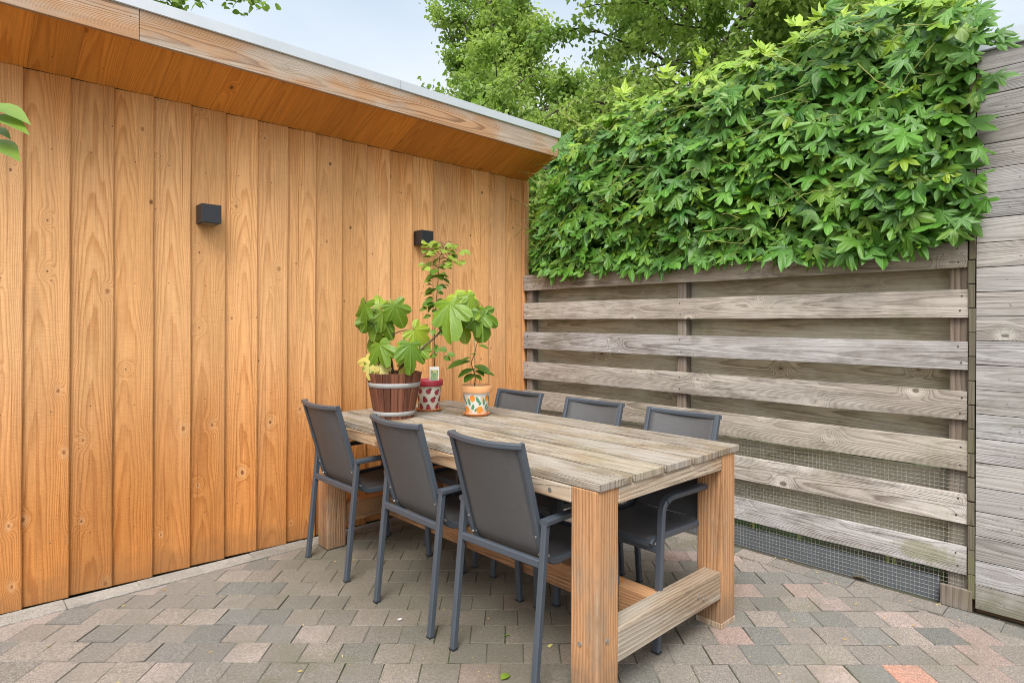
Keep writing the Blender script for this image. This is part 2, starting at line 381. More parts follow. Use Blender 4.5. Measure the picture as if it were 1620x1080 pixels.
def fabric():
    mat = M('woven_sling_fabric'); g = NT(mat)
    u = g.sep(g.uv())
    wx = g.m('SINE', g.m('MULTIPLY', u[0], 2 * PI * 420)); wy = g.m('SINE', g.m('MULTIPLY', u[1], 2 * PI * 420))
    w = g.m('MULTIPLY', wx, wy)
    st = g.noise(g.xyz(g.m('MULTIPLY', u[0], 330.), g.m('MULTIPLY', u[1], 14.), 0.), 1, 2)
    st2 = g.noise(g.xyz(g.m('MULTIPLY', u[0], 14.), g.m('MULTIPLY', u[1], 330.), 3.), 1, 2)
    fl = g.m('MULTIPLY', g.m('ADD', st, st2), .5)
    c = g.mix(fl, (.050, .050, .053), (.122, .120, .123))
    c = g.mix(g.noise(g.uv(), 5, 3), c, g.mix(.25, c, (.10, .097, .095)))
    g.out(g.bsdf(c, .62, g.bump(g.m('ADD', g.m('MULTIPLY', w, .3), fl), .25, .0015), spec=.4)); return mat
FABRIC = fabric()

def leaf_mat(name, dark, light, young, rough=.42, trans=.3, spec=.4, vein=None):
    """rnd attribute: r = random, g = youth 0..1, b = vein amount"""
    mat = M(name); g = NT(mat)
    r = g.sep(g.attr())
    c = g.mix(r[0], dark, light); c = g.mix(r[1], c, young)
    c = g.mix(g.m('MULTIPLY', g.noise(g.pos(), 25, 3), .35), c, tuple(x * .55 for x in dark))
    if vein: c = g.mix(g.m('MULTIPLY', g.ss(r[2], .80, .97), .55), c, vein)
    b = g.n('ShaderNodeBsdfPrincipled'); g.set(b.inputs['Base Color'], c); b.inputs['Roughness'].default_value = rough; b.inputs['Specular IOR Level'].default_value = spec
    nb = g.bump(g.noise(g.pos(), 70, 3), .25, .004); g.set(b.inputs['Normal'], nb)
    t = g.n('ShaderNodeBsdfTranslucent'); g.set(t.inputs[0], g.mix(.55, c, g.mix(1., c, (1.25, 1.35, .65), 'MULTIPLY')))
    mx = g.n('ShaderNodeMixShader'); mx.inputs[0].default_value = trans
    g.t.links.new(b.outputs[0], mx.inputs[1]); g.t.links.new(t.outputs[0], mx.inputs[2]); g.out(mx.outputs[0]); return mat
L_VINE = leaf_mat('vine_leaf', (.038, .135, .014), (.14, .335, .04), (.40, .55, .03), vein=(.22, .38, .09), spec=.4, trans=.22, rough=.42)
L_TREE = leaf_mat('tree_leaf', (.11, .21, .036), (.28, .42, .09), (.46, .57, .14), rough=.5, trans=.5)
L_TREEB = leaf_mat('broad_tree_leaf', (.12, .225, .04), (.29, .44, .10), (.48, .60, .16), rough=.45, trans=.5)
L_FIG = leaf_mat('fig_leaf', (.085, .19, .014), (.23, .39, .035), (.46, .56, .05), vein=(.42, .54, .18), rough=.38, trans=.35)
L_SMALL = leaf_mat('small_leaf', (.07, .17, .022), (.16, .30, .04), (.42, .52, .07), rough=.4, trans=.35)
L_YELL = leaf_mat('yellow_leaf', (.62, .50, .10), (.70, .60, .18), (.75, .70, .3), rough=.5, trans=.35)
L_DEAD = leaf_mat('dry_leaf', (.42, .25, .06), (.55, .40, .10), (.6, .5, .2), rough=.7, trans=.1)

def paver_mat():
    mat = M('concrete_paver'); g = NT(mat)
    c0 = g.attr(); P = g.pos()
    sp = g.noise(P, 210, 4, .8); sp2 = g.noise(P, 75, 3, .65); st = g.noise(P, 7, 4, .6); big = g.noise(P, 1.4, 3)
    c = g.mix(1., g.mix(1., c0, (.76, .765, .77), 'MULTIPLY'), g.mix(g.ss(sp, .32, .68), (.50, .50, .50), (1.62, 1.6, 1.58)), 'MULTIPLY')
    c = g.mix(1., c, g.mix(g.ss(sp2, .35, .65), (.85, .85, .85), (1.13, 1.13, 1.13)), 'MULTIPLY')
    c = g.mix(g.m('MULTIPLY', g.ss(st, .48, .72), .45), c, (.17, .155, .135))
    c = g.mix(g.m('MULTIPLY', g.ss(sp2, .66, .74), .6), c, (.09, .085, .08))
    dust = g.noise(P, 3.6, 5, .65)
    c = g.mix(g.ss(dust, .38, .72, .06, .5), c, g.mix(sp2, (.145, .135, .12), (.235, .217, .193)))
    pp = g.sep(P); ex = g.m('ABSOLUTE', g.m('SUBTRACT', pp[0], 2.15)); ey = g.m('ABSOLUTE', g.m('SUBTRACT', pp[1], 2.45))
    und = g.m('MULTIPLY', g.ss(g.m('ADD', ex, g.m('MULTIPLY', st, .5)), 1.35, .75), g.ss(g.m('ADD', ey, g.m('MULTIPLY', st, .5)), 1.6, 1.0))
    c = g.mix(g.m('MULTIPLY', und, .7), c, g.mix(sp2, (.075, .066, .043), (.14, .124, .09)))  # olive grime below the table, coloured darker to deepen the table's shade
    c = g.mix(g.m('MULTIPLY', g.ss(big, .5, .68), g.m('MULTIPLY', g.ss(st, .35, .6), .45)), c, (.135, .13, .075))
    g.out(g.bsdf(c, .92, g.bump(g.m('ADD', sp, g.m('MULTIPLY', sp2, .8)), .55, .004), spec=.12)); return mat
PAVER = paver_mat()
def bed_mat():
    mat = M('joint_sand'); g = NT(mat); P = g.pos()
    n1 = g.noise(P, 55, 4, .7); n2 = g.noise(P, 2.2, 4)
    c = g.mix(n1, (.035, .032, .025), (.13, .118, .095)); c = g.mix(g.m('MULTIPLY', g.ss(n2, .42, .62), .7), c, (.06, .075, .025))
    g.out(g.bsdf(c, .95, g.bump(n1, .8, .006), spec=.05)); return mat
BED = bed_mat()
def ground_mat():
    mat = M('bare_ground'); g = NT(mat); P = g.pos()
    n1 = g.noise(P, 9, 5, .65); n2 = g.noise(P, .6, 4)
    c = g.mix(n1, (.06, .05, .03), (.15, .125, .08)); c = g.mix(g.ss(n2, .42, .6), c, (.05, .085, .025))
    g.out(g.bsdf(c, .95, g.bump(n1, .8, .03), spec=.05)); return mat
GROUND = ground_mat()

# ------------------------------------------------------------------ ground and paving
mb = MB(); n = 24; L = 260
rows = [[(-L + 2 * L * i / n, -L + 2 * L * j / n, -.035) for j in range(n + 1)] for i in range(n + 1)]
mb.grid(rows); tag(mb.build('ground', GROUND), 'bare earth ground around the paved yard', 'ground', kind='structure')
mb = MB(); mb.box((.1, .35, -.0145), (7.0, 0, 0), (0, 6.46, 0), (0, 0, .0205))
tag(mb.build('paving_bed', BED), 'dark sandy joints between the pavers', 'ground', kind='structure')

PAL = [((.315, .275, .238), 7), ((.27, .245, .215), 6), ((.345, .30, .262), 4), ((.235, .222, .203), 4), ((.212, .212, .196), 2), ((.37, .315, .28), 2), ((.25, .225, .20), 4)]
PALR = [((.43, .315, .275), 5), ((.33, .28, .245), 5), ((.235, .228, .208), 5), ((.46, .36, .325), 2), ((.265, .235, .208), 6), ((.205, .205, .188), 3), ((.295, .26, .225), 5)]
def pick(p):
    t = random.random() * sum(w for _, w in p)
    for c, w in p:
        t -= w
        if t <= 0: break
    k = random.uniform(.9, 1.1); return tuple(x * k for x in c)
def clip(poly, nx, ny, c):          # keep nx*x+ny*y <= c
    out = []
    for i in range(len(poly)):
        a, b = poly[i], poly[(i + 1) % len(poly)]
        da, db = nx * a[0] + ny * a[1] - c, nx * b[0] + ny * b[1] - c
        if da <= 0: out.append(a)
        if da * db < 0:
            t = da / (da - db); out.append((a[0] + (b[0] - a[0]) * t, a[1] + (b[1] - a[1]) * t))
    return out
def inset(poly, d):
    n = len(poly); res = []
    for i in range(n):
        p0, p1, p2 = Vector(poly[i - 1]), Vector(poly[i]), Vector(poly[(i + 1) % n])
        e1 = (p1 - p0); e2 = (p2 - p1)
        if e1.length < 1e-6 or e2.length < 1e-6: return None
        e1.normalize(); e2.normalize()
        n1 = Vector((-e1.y, e1.x)); n2 = Vector((-e2.y, e2.x))
        b = n1 + n2
        if b.length < .2: return None
        b.normalize(); res.append(tuple(p1 + b * min(d / max(.35, b.dot(n1)), d * 2.2)))
    return res
def area(p): return .5 * sum(p[i][0] * p[(i + 1) % len(p)][1] - p[(i + 1) % len(p)][0] * p[i][1] for i in range(len(p)))
def paver(mb, poly, col, gap=.0011, ch=.003, h=.0):
    if len(poly) < 3: return
    # drop near-duplicate corners
    q = [p for i, p in enumerate(poly) if (Vector(p) - Vector(poly[i - 1])).length > .004]
    if len(q) < 3 or abs(area(q)) < .0002: return
    if area(q) < 0: q = q[::-1]
    def shr(p, k):
        m = (sum(t[0] for t in p) / len(p), sum(t[1] for t in p) / len(p)); return [(m[0] + (t[0] - m[0]) * k, m[1] + (t[1] - m[1]) * k) for t in p]
    a = inset(q, gap) or shr(q, .97)
    if area(a) <= 0: a = shr(q, .97)
    b = inset(a, ch)
    if not b or area(b) < area(a) * .3: b = shr(a, .92)
    c2 = Vector((sum(p[0] for p in q) / len(q), sum(p[1] for p in q) / len(q)))
    tx, ty = random.uniform(-.011, .011), random.uniform(-.011, .011); h += random.uniform(-.0013, .002)
    def z(p, o): return h + o + (p[0] - c2.x) * tx + (p[1] - c2.y) * ty
    a = [(p[0] + random.gauss(0, .0017), p[1] + random.gauss(0, .0017)) for p in a]
    b = [(p[0] + random.gauss(0, .0012), p[1] + random.gauss(0, .0012)) for p in b]
    top = [(*p, z(p, 0)) for p in b]; mid = [(*p, z(p, -.0028)) for p in a]; low = [(*p, -.02) for p in a]
    mb.face(top, None, col)
    n = len(q)
    for i in range(n):
        j = (i + 1) % n
        mb.face([mid[i], mid[j], top[j], top[i]], None, tuple(x * .9 for x in col), smooth=False)
        mb.face([low[i], low[j], mid[j], mid[i]], None, tuple(x * .7 for x in col))
mb = MB(); PW = .1485
XB, YB = 3.352, 3.462
for k in range(-5, 24):
    d0 = 2.393 + (k - 10) * PW; o = (.5 * (k % 2)) * PW + random.uniform(-.012, .012) + .035
    lat = -4.6 + o
    while lat < 4.4:
        w = PW * random.choice((1, 1, 1, 1, 1, 1, .985, 1.02))
        cs = [(d0, lat), (d0, lat + w), (d0 + PW, lat + w), (d0 + PW, lat)]
        poly = [tuple((FW * d + RT * l).xy) for d, l in cs]
        poly = clip(poly, 1, 0, XB + random.uniform(-.004, .004)); poly = poly and clip(poly, 0, 1, YB + random.uniform(-.004, .004))
        poly = poly and clip(poly, -1, 0, 3.3); poly = poly and clip(poly, 0, -1, 2.8)
        if poly and len(poly) >= 3:
            pr = min(1, max(0, .5 + (lat - .5) * .45))
            col = pick(PALR if random.random() < pr else PAL)
            cd = (d0, lat)
            if abs(d0 - (2.393 - PW)) < .01 and 1.42 < lat < 1.58: col = (.56, .30, .22)
            paver(mb, poly, col)
        lat += w
y = -2.8
while y < 3.45:                     # row of pavers laid along the fence
    l = random.choice((.2, .2, .21, .195)); x1 = 3.478 + random.uniform(-.006, .004)
    paver(mb, [(XB, y), (x1, y), (x1, min(y + l, 3.46)), (XB, min(y + l, 3.46))], pick(PALR), h=.002); y += l
x = -3.3
while x < 3.47:                     # pale kerb stones along the shed
    l = random.uniform(.27, .33); c = random.uniform(.36, .46)
    paver(mb, [(x, YB), (min(x + l, 3.478), YB), (min(x + l, 3.478), 3.59), (x, 3.59)], (c, c * .95, c * .86), h=.004); x += l
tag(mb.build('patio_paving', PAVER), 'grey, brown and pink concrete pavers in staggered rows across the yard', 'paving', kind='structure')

# ------------------------------------------------------------------ timber shed
YS = 3.60; BW = .1776; Z_S = 2.498
shed = tag(empty('timber_shed', (1.0, 3.6, 0)), 'orange larch clad shed with vertical boards and overhanging eaves', 'shed')
SI = Matrix.Translation((-1.0, -3.6, 0))
def sbuild(mb, name, mats, parent=shed, **k):
    return mb.build(name, mats, parent, inv=SI, **k)
mb = MB(); x = .292 - BW * 16; first = x
while x < 3.50:
    w = BW
    x1 = min(x + w, 3.512); col = (random.random(), random.random(), random.random())
    zb = .007 + random.uniform(-.002, .004); zt = 2.497; nz = 26
    rows = []; uvr = []
    wj = random.uniform(0, 100); lean = random.uniform(-.003, .003); tk = random.uniform(-.002, .003)
    for i in range(nz + 1):
        z = zb + (zt - zb) * i / nz
        e = mnoise.noise(Vector((wj, z * 1.3, 0))) * .0035 + mnoise.noise(Vector((wj, z * 9, 5))) * .0012 + lean * (i / nz - .5)
        dy = mnoise.noise(Vector((wj, z * .9, 9))) * .0025
        mid = x + w * .5
        prof = [(x - .016, YS + .010), (x + .01, YS + .004 + dy * .3), (mid, YS - .002 + dy), (x1 - .004 + e, YS - .0105 - tk + dy), (x1 + e, YS - .0085 - tk + dy), (x1 + e, YS + .010), (x - .016, YS + .02)]
        rows.append([(px, py, z) for px, py in prof])
        us = [p[0] - mid for p in prof[:5]] + [w / 2 + .02, w / 2 + .2]
        uvr.append([(a, z) for a in us] + [(w / 2 + .4, z)])
    mb.grid(rows, uvr, col, smooth=False, close=True)
    mb.face([rows[0][i] for i in range(7)][::-1], [(0, 0)] * 7, col)
    x += w
sbuild(mb, 'wall_cladding', W_SHED)
mb = MB(); mb.box((3.520, 3.603, 1.256), (.014, 0, 0), (0, .034, 0), (0, 0, 2.48), n=6, jit=.001)
sbuild(mb, 'corner_board', W_SHED, bevel=.002)
mb = MB(); mb.box((.5, 5.05, 1.30), (6.0, 0, 0), (0, 2.84, 0), (0, 0, 2.56)); sbuild(mb, 'wall', DARKW)
# soffit: boards across the eaves rising to the fascia
YF = 3.272; ZF = 2.632
mb = MB(); x = .837 - BW * 19
while x < 3.54:
    x1 = min(x + BW, 3.548); col = (random.random(), random.random(), random.random())
    for _ in (0,):
        a = (YS - .004, Z_S); b = (YF + .002, ZF + .002); g2 = .0006; dz = random.uniform(0, .0012)
        ln = math.hypot(a[0] - b[0], a[1] - b[1])
        pts = [(x + g2, a[0], a[1] + dz), (x + g2, b[0], b[1] + dz), (x1 - g2, b[0], b[1] + dz), (x1 - g2, a[0], a[1] + dz)]
        mb.face(pts, [(-BW / 2, 0), (-BW / 2, ln), (BW / 2, ln), (BW / 2, 0)], col)
        up = [(p[0], p[1], p[2] + .016) for p in pts]
        for i in range(4):
            j = (i + 1) % 4
            mb.face([pts[j], pts[i], up[i], up[j]], [(BW / 2, 0), (BW / 2, .02), (BW / 2 + .02, .02), (BW / 2 + .02, 0)], col)
        mb.face(up[::-1], None, col)
    x += BW
sbuild(mb, 'soffit', W_SOFFIT)
for xa, xb in ((-2.5, .684), (.686, 3.556)):
    mb = MB(); mb.box(((xa + xb) / 2, YF - .011, 2.711), (0, 0, .160), (0, .022, 0), (xb - xa, 0, 0), n=12, jit=.0012)
    sbuild(mb, 'fascia_board', W_FASCIA, bevel=.0025)
mb = MB()                            # board closing the end of the eaves
c = (.3, .6, .5)
for xx in (3.550, 3.566):
    p = [(xx, YF, ZF), (xx, YS + .3, Z_S - .02), (xx, YS + .3, 2.79), (xx, YF, 2.79)]
    mb.face(p if xx < 3.56 else p[::-1], [(q[2] - 2.65, q[1]) for q in p], c)
for (a, b) in (((YF, ZF), (YS + .3, Z_S - .02)), ((YS + .3, 2.79), (YF, 2.79)), ((YF, 2.79), (YF, ZF))):
    mb.face([(3.55, *a), (3.566, *a), (3.566, *b), (3.55, *b)], None, c)
sbuild(mb, 'eave_end_board', W_SOFFIT)
mb = MB()                            # folded metal edge: face, drip and top
for xa, xb in ((-2.5, 2.098), (2.1005, 3.575)):
    pr = [(YF - .030, 2.778), (YF - .026, 2.774), (YF - .023, 2.776), (YF - .025, 2.826), (YF + .06, 2.845), (YF + .06, 2.852), (YF - .031, 2.832)]
    mb.grid([[(xx, *p) for p in pr] for xx in (xa, xb)], None, (.5, .5, .5), smooth=False, close=True)
    mb.face([(xa, *p) for p in pr], None); mb.face([(xb, *p) for p in pr][::-1], None)
sbuild(mb, 'metal_roof_edge', METAL_TRIM)
mb = MB(); mb.box((.52, 4.9, 2.81), (6.05, 0, 0), (0, 3.14, -.05), (0, 0, .03)); sbuild(mb, 'roof', ROOFM)

# wall lamps
def lamp(x, z):
    r = empty('wall_lamp', (x, 3.585, z))
    b = MB(); b.box((0, -.036, 0), (.1, 0, 0), (0, .098, 0), (0, 0, .1)); b.build('lamp_body', LAMP_BLACK, r, bevel=.0025)
    b = MB(); b.box((0, -.036, -.0502), (.062, 0, 0), (0, .062, 0), (0, 0, .004)); b.build('lens', LAMP_LENS, r, bevel=.001)
    b = MB(); b.box((0, -.036, .0502), (.062, 0, 0), (0, .062, 0), (0, 0, .004)); b.build('lens', LAMP_LENS, r, bevel=.001)
    b = MB(); b.box((0, .0155, 0), (.075, 0, 0), (0, .006, 0), (0, 0, .075)); b.build('mounting_plate', LAMP_BLACK, r)
    return r
tag(lamp(1.079, 1.911), 'black cube wall lamp on bare shed boards, clear of the plants', 'wall lamp', 'cube lamps on the shed wall')
tag(lamp(2.490, 1.920), 'black cube wall lamp above the potted plants, partly behind a leafy stem tip', 'wall lamp', 'cube lamps on the shed wall')

# ------------------------------------------------------------------ slatted fence
fence = tag(empty('slatted_fence', (3.55, 2.1, 0)), 'weathered grey fence of horizontal boards with wire mesh along its foot', 'fence')
FI = Matrix.Translation((-3.55, -2.1, 0))
FZ = [(1.594, 1.716), (1.360, 1.492), (1.120, 1.253), (.880, 1.016), (.646, .787), (.400, .538), (.161, .292)]
Y0, Y1 = .617, 3.577
mb = MB()
for a, b in FZ:
    dz = random.uniform(-.004, .004)
    mb.box((3.509, (Y0 + Y1) / 2 + random.uniform(-.003, .003), (a + b) / 2), (0, 0, b - a), (.018, 0, 0), (0, Y1 - Y0, dz), n=22, jit=.0035)
for a, b in FZ:
    for yy in (.650, 2.135, 3.53):
        for zz in (a + .03, b - .03):
            yq = yy + random.uniform(-.012, .012); zq = zz + random.uniform(-.006, .006)
            mb.tube([(3.502, yq, zq), (3.4985, yq, zq)], .0042, 8, mi=1)
mb.build('front_boards', [W_FENCE, plain('rusty_nail', (.06, .045, .035), .6, .4)], fence, bevel=.0025, inv=FI)
mb = MB(); gc = [(FZ[i][0] + FZ[i + 1][1]) / 2 for i in range(6)]
for i, c in enumerate(gc):
    up = .066 if i < 4 else .030
    mb.box((3.606, (Y0 + Y1) / 2 + .02, c + (up - .085) / 2), (0, 0, up + .085), (.018, 0, 0), (0, Y1 - Y0 + .02, random.uniform(-.006, .006)), n=18, jit=.003)
mb.build('back_boards', W_FBACK, fence, bevel=.003, inv=FI)
for yy in (.655, 2.135, 3.53):
    mb = MB(); mb.box((3.5585, yy, .86), (0, .078 if yy < 1 else .062, 0), (.072, 0, 0), (0, 0, 1.72), n=6, jit=.002)
    mb.build('post', W_POST, fence, bevel=.004, inv=FI)
mb = MB(); mb.box((3.536, 2.08, .0525), (0, 0, .115), (.022, 0, 0), (0, 2.70, 0), n=12, jit=.002); mb.build('base_plank', BASEBOARD, fence, bevel=.002, inv=FI)
# wire mesh: own wires, woven square cells
mb = MB(); cell = .0195; yy = .635; w = .0006
def wire(p, q):
    p, q = Vector(p), Vector(q); mb.tube([p, (p + q) / 2 + Vector((random.gauss(0, .0012), 0, random.gauss(0, .0006))), q], w, 4, cap=False, smooth=False)
def mx(y, z): return 3.5203 - (.008 if z < .15 else 0) * 1.0
while yy < 3.55:
    j = random.gauss(0, .0012)
    pts = [(3.5200, yy + j, .70), (3.5200, yy, .30), (3.5195 , yy - j, .16), (3.516, yy, .13), (3.512, yy + j, .003)]
    mb.tube(pts, w, 4, cap=False, smooth=False); yy += cell
z = .008
while z < .70:
    xx = 3.5192 if z > .15 else 3.512 + .004 * max(0, (z - .1)) / .05
    mb.tube([(xx - .001, .630, z), (xx - .001, 1.3, z + random.gauss(0, .0012)), (xx - .001, 2.1, z + random.gauss(0, .0015)), (xx - .001, 2.9, z + random.gauss(0, .0012)), (xx - .001, 3.55, z)], w, 4, cap=False, smooth=False); z += cell
mb.build('wire_mesh', WIRE, fence, inv=FI)
# short stub plank standing at the fence foot
mb = MB(); mb.box((3.497, .66, .048), (0, .125, 0), (.02, 0, 0), (0, 0, .098), col=(.2, .4, .3), n=3, jit=.003)
tag(mb.build('wooden_stub', W_POST, None, bevel=.003), 'short brown plank stub at the foot of the fence beside the grey wall', 'wooden stub')

# ------------------------------------------------------------------ grey clad building on the right
gb = tag(empty('grey_outbuilding', (3.6, -.6, 0)), 'silver grey outbuilding clad in horizontal boards with a metal roof edge', 'building')
GI = Matrix.Translation((-3.6, .6, 0))
XG = 3.49
mb = MB(); z = .022; k = 0
while z < 2.55:
    z1 = min(z + .1121, 2.578)
    mb.box((XG + .011 + random.uniform(-.0015, .0015), (.585 - 3.0) / 2, (z + z1) / 2), (0, 0, z1 - z - .003), (.020, 0, 0), (0, 3.585, 0), n=20, jit=.0018)
    z = z1
for i in range(44):
    yq = random.choice((.47, .42, .2)) + random.gauss(0, .02); zq = .078 + .1121 * (i // 2) + random.uniform(-.012, .012)
    mb.tube([(XG + .003, yq, zq), (XG - .0012, yq, zq)], .0035, 8, mi=1)
mb.build('wall_cladding', [W_GREY, SCREW], gb, bevel=.0025, inv=GI)
mb = MB(); mb.box((XG + .60, -1.195, 1.28), (1.14, 0, 0), (0, 3.56, 0), (0, 0, 2.56)); mb.box((XG + .07, .6, 1.28), (0, .034, 0), (.05, 0, 0), (0, 0, 2.56)); mb.build('wall', DARKW, gb, inv=GI)
mb = MB()
z = .06
while z < 2.5:
    l = .1121
    mb.box((XG + .028, .602 + random.uniform(-.002, .002), z + l / 2), (0, .026, 0), (.05, 0, 0), (0, 0, l - random.uniform(.002, .006)), n=2, jit=.002); z += l
mb.build('corner_strip', MOSSW, gb, bevel=.002, inv=GI)
mb = MB(); pr = [(XG - .016, 2.580), (XG - .013, 2.575), (XG + .02, 2.579), (XG + .03, 2.64), (XG + .06, 2.668), (XG - .002, 2.655)]
mb.grid([[(p[0], yy, p[1]) for p in pr] for yy in (.60, -3.0)], None, (.5, .5, .5), smooth=False, close=True)
mb.face([(p[0], .60, p[1]) for p in pr], None); mb.face([(p[0], -3.0, p[1]) for p in pr][::-1], None)
mb.build('metal_roof_edge', METAL_DULL, gb, inv=GI)
mb = MB(); mb.box((XG + .6, -1.2, 2.60), (1.2, 0, 0), (0, 3.58, 0), (0, 0, .03)); mb.build('roof', ROOFM, gb, inv=GI)

# ------------------------------------------------------------------ table
T = tag(empty('wooden_table', (2.135, 2.37, 0)), 'long weathered wooden garden table with thick square legs', 'table')
TI = Matrix.Translation((-2.135, -2.37, 0))
TX0, TX1, TY0, TY1, TZ = 1.632, 2.644, 1.303, 3.435, .785
mb = MB(); ed = [TX0 + .2024 * q for q in range(6)]
for i in range(5):
    e0 = ed[i]; e1 = ed[i + 1]; j0 = random.uniform(-.003, .003)
    mb.box(((e0 + e1) / 2, (TY0 + TY1) / 2 + j0, TZ - .0145 + random.uniform(-.0012, .0012)), (e1 - e0 - .011, 0, 0), (0, 0, .029), (0, TY1 - TY0, 0), n=16, jit=.0016)
mb.build('tabletop', W_TOP, T, bevel=.003, inv=TI)
legs = [(1.636, 1.310), (2.492, 1.310), (1.664, 3.325), (2.50, 3.325)]
lw = .118
for x, y in legs:
    mb = MB(); mb.box((x + lw / 2, y + lw / 2, .3795), (lw, 0, 0), (0, lw, 0), (0, 0, .751), n=6, jit=.0016, col=(random.uniform(.4, .6), random.random(), .5))
    lg = mb.build('leg', W_LEG, T, bevel=.004, inv=TI)
    if (x, y) == legs[1]:
        mb = MB(); mb.box((x + lw / 2, y + lw / 2, .012), (lw + .006, 0, 0), (0, lw + .006, 0), (0, 0, .024)); mb.build('foot', W_APRON, lg, bevel=.002, inv=TI)
    if (x, y) == legs[0]:
        for px, pz in ((1.645 + .045, .235), ):
            mb = MB(); mb.tube([(px, y + .004, pz), (px, y - .004, pz)], .0085, 14); mb.build('screw', SCREW, lg, inv=TI)
        mb = MB(); mb.tube([(x + .004, 1.385, .215), (x - .004, 1.385, .215)], .0085, 14); mb.build('screw', SCREW, lg, inv=TI)
def beam(name, o, ax, ay, az, m, bev=.004, **k):
    mb = MB(); mb.box(o, ax, ay, az, n=10, jit=.0014, **k); return mb.build(name, m, T, bevel=bev, inv=TI)
za = (.695 + .755) / 2
a = beam('apron', (1.650, (1.428 + 3.325) / 2, za), (0, 0, .060), (.030, 0, 0), (0, 3.325 - 1.428 - .002, 0), W_APRON)
sc = MB(); sc.tube([(1.638, 1.53, .722), (1.633, 1.53, .722)], .009, 14); sc.build('screw', SCREW, a, inv=TI)
beam('apron', (2.592, (1.428 + 3.325) / 2, za), (0, 0, .060), (.030, 0, 0), (0, 3.325 - 1.428 - .002, 0), W_APRON)
beam('apron', ((1.754 + 2.492) / 2, 1.324, za), (0, 0, .062), (0, .030, 0), (2.492 - 1.754 - .002, 0, 0), W_APRON)
beam('apron', ((1.782 + 2.50) / 2, 3.42, za), (0, 0, .060), (0, .030, 0), (2.50 - 1.782 - .002, 0, 0), W_APRON)
st = beam('stretcher', ((1.754 + 2.492) / 2, 1.352, .192), (0, 0, .118), (0, .080, 0), (2.492 - 1.754 - .002, 0, 0), W_RAIL, col=(.5, .3, .6))
for px in (2.30, 2.345):
    sc = MB(); sc.tube([(px, 1.314, .20 - (px - 2.3) * .5), (px, 1.3085, .20 - (px - 2.3) * .5)], .0075, 14); sc.build('screw', SCREW, st, inv=TI)
beam('stretcher', ((1.782 + 2.50) / 2, 3.385, .192), (0, 0, .118), (0, .080, 0), (2.50 - 1.782 - .002, 0, 0), W_LEG)
beam('stretcher', (2.10, (1.393 + 3.344) / 2, .190), (0, 0, .115), (.080, 0, 0), (0, 3.344 - 1.393, 0), W_LEG)

# ------------------------------------------------------------------ chairs
def bez(p, n=8):
    """Catmull-Rom through points"""
    P = [Vector(x) for x in p]; P = [P[0] * 2 - P[1]] + P + [P[-1] * 2 - P[-2]]; out = []
    for i in range(1, len(P) - 2):
        for k in range(n):
            t = k / n; a, b, c, d = P[i - 1], P[i], P[i + 1], P[i + 2]
            out.append(.5 * ((2 * b) + (c - a) * t + (2 * a - 5 * b + 4 * c - d) * t * t + (-a + 3 * b - 3 * c + d) * t ** 3))
    out.append(P[-2]); return out
def fillet(pts, rads, n=7):
    out = [Vector(pts[0])]
    for i in range(1, len(pts) - 1):
        p = Vector(pts[i]); a = (Vector(pts[i - 1]) - p); b = (Vector(pts[i + 1]) - p); r = rads[i]
        if r <= 0: out.append(p); continue
        a.normalize(); b.normalize()
        A = p + a * r; B = p + b * r
        for k in range(n + 1):
            t = k / n; out.append(A * (1 - t) ** 2 + p * 2 * t * (1 - t) + B * t * t)
    out.append(Vector(pts[-1])); return out
def rect(a, b, r=.004):
    # chamfered rectangle profile, a along 'up', b across
    return [(a, b - r), (a - r, b), (-a + r, b), (-a, b - r), (-a, -b + r), (-a + r, -b), (a - r, -b), (a, -b + r)]
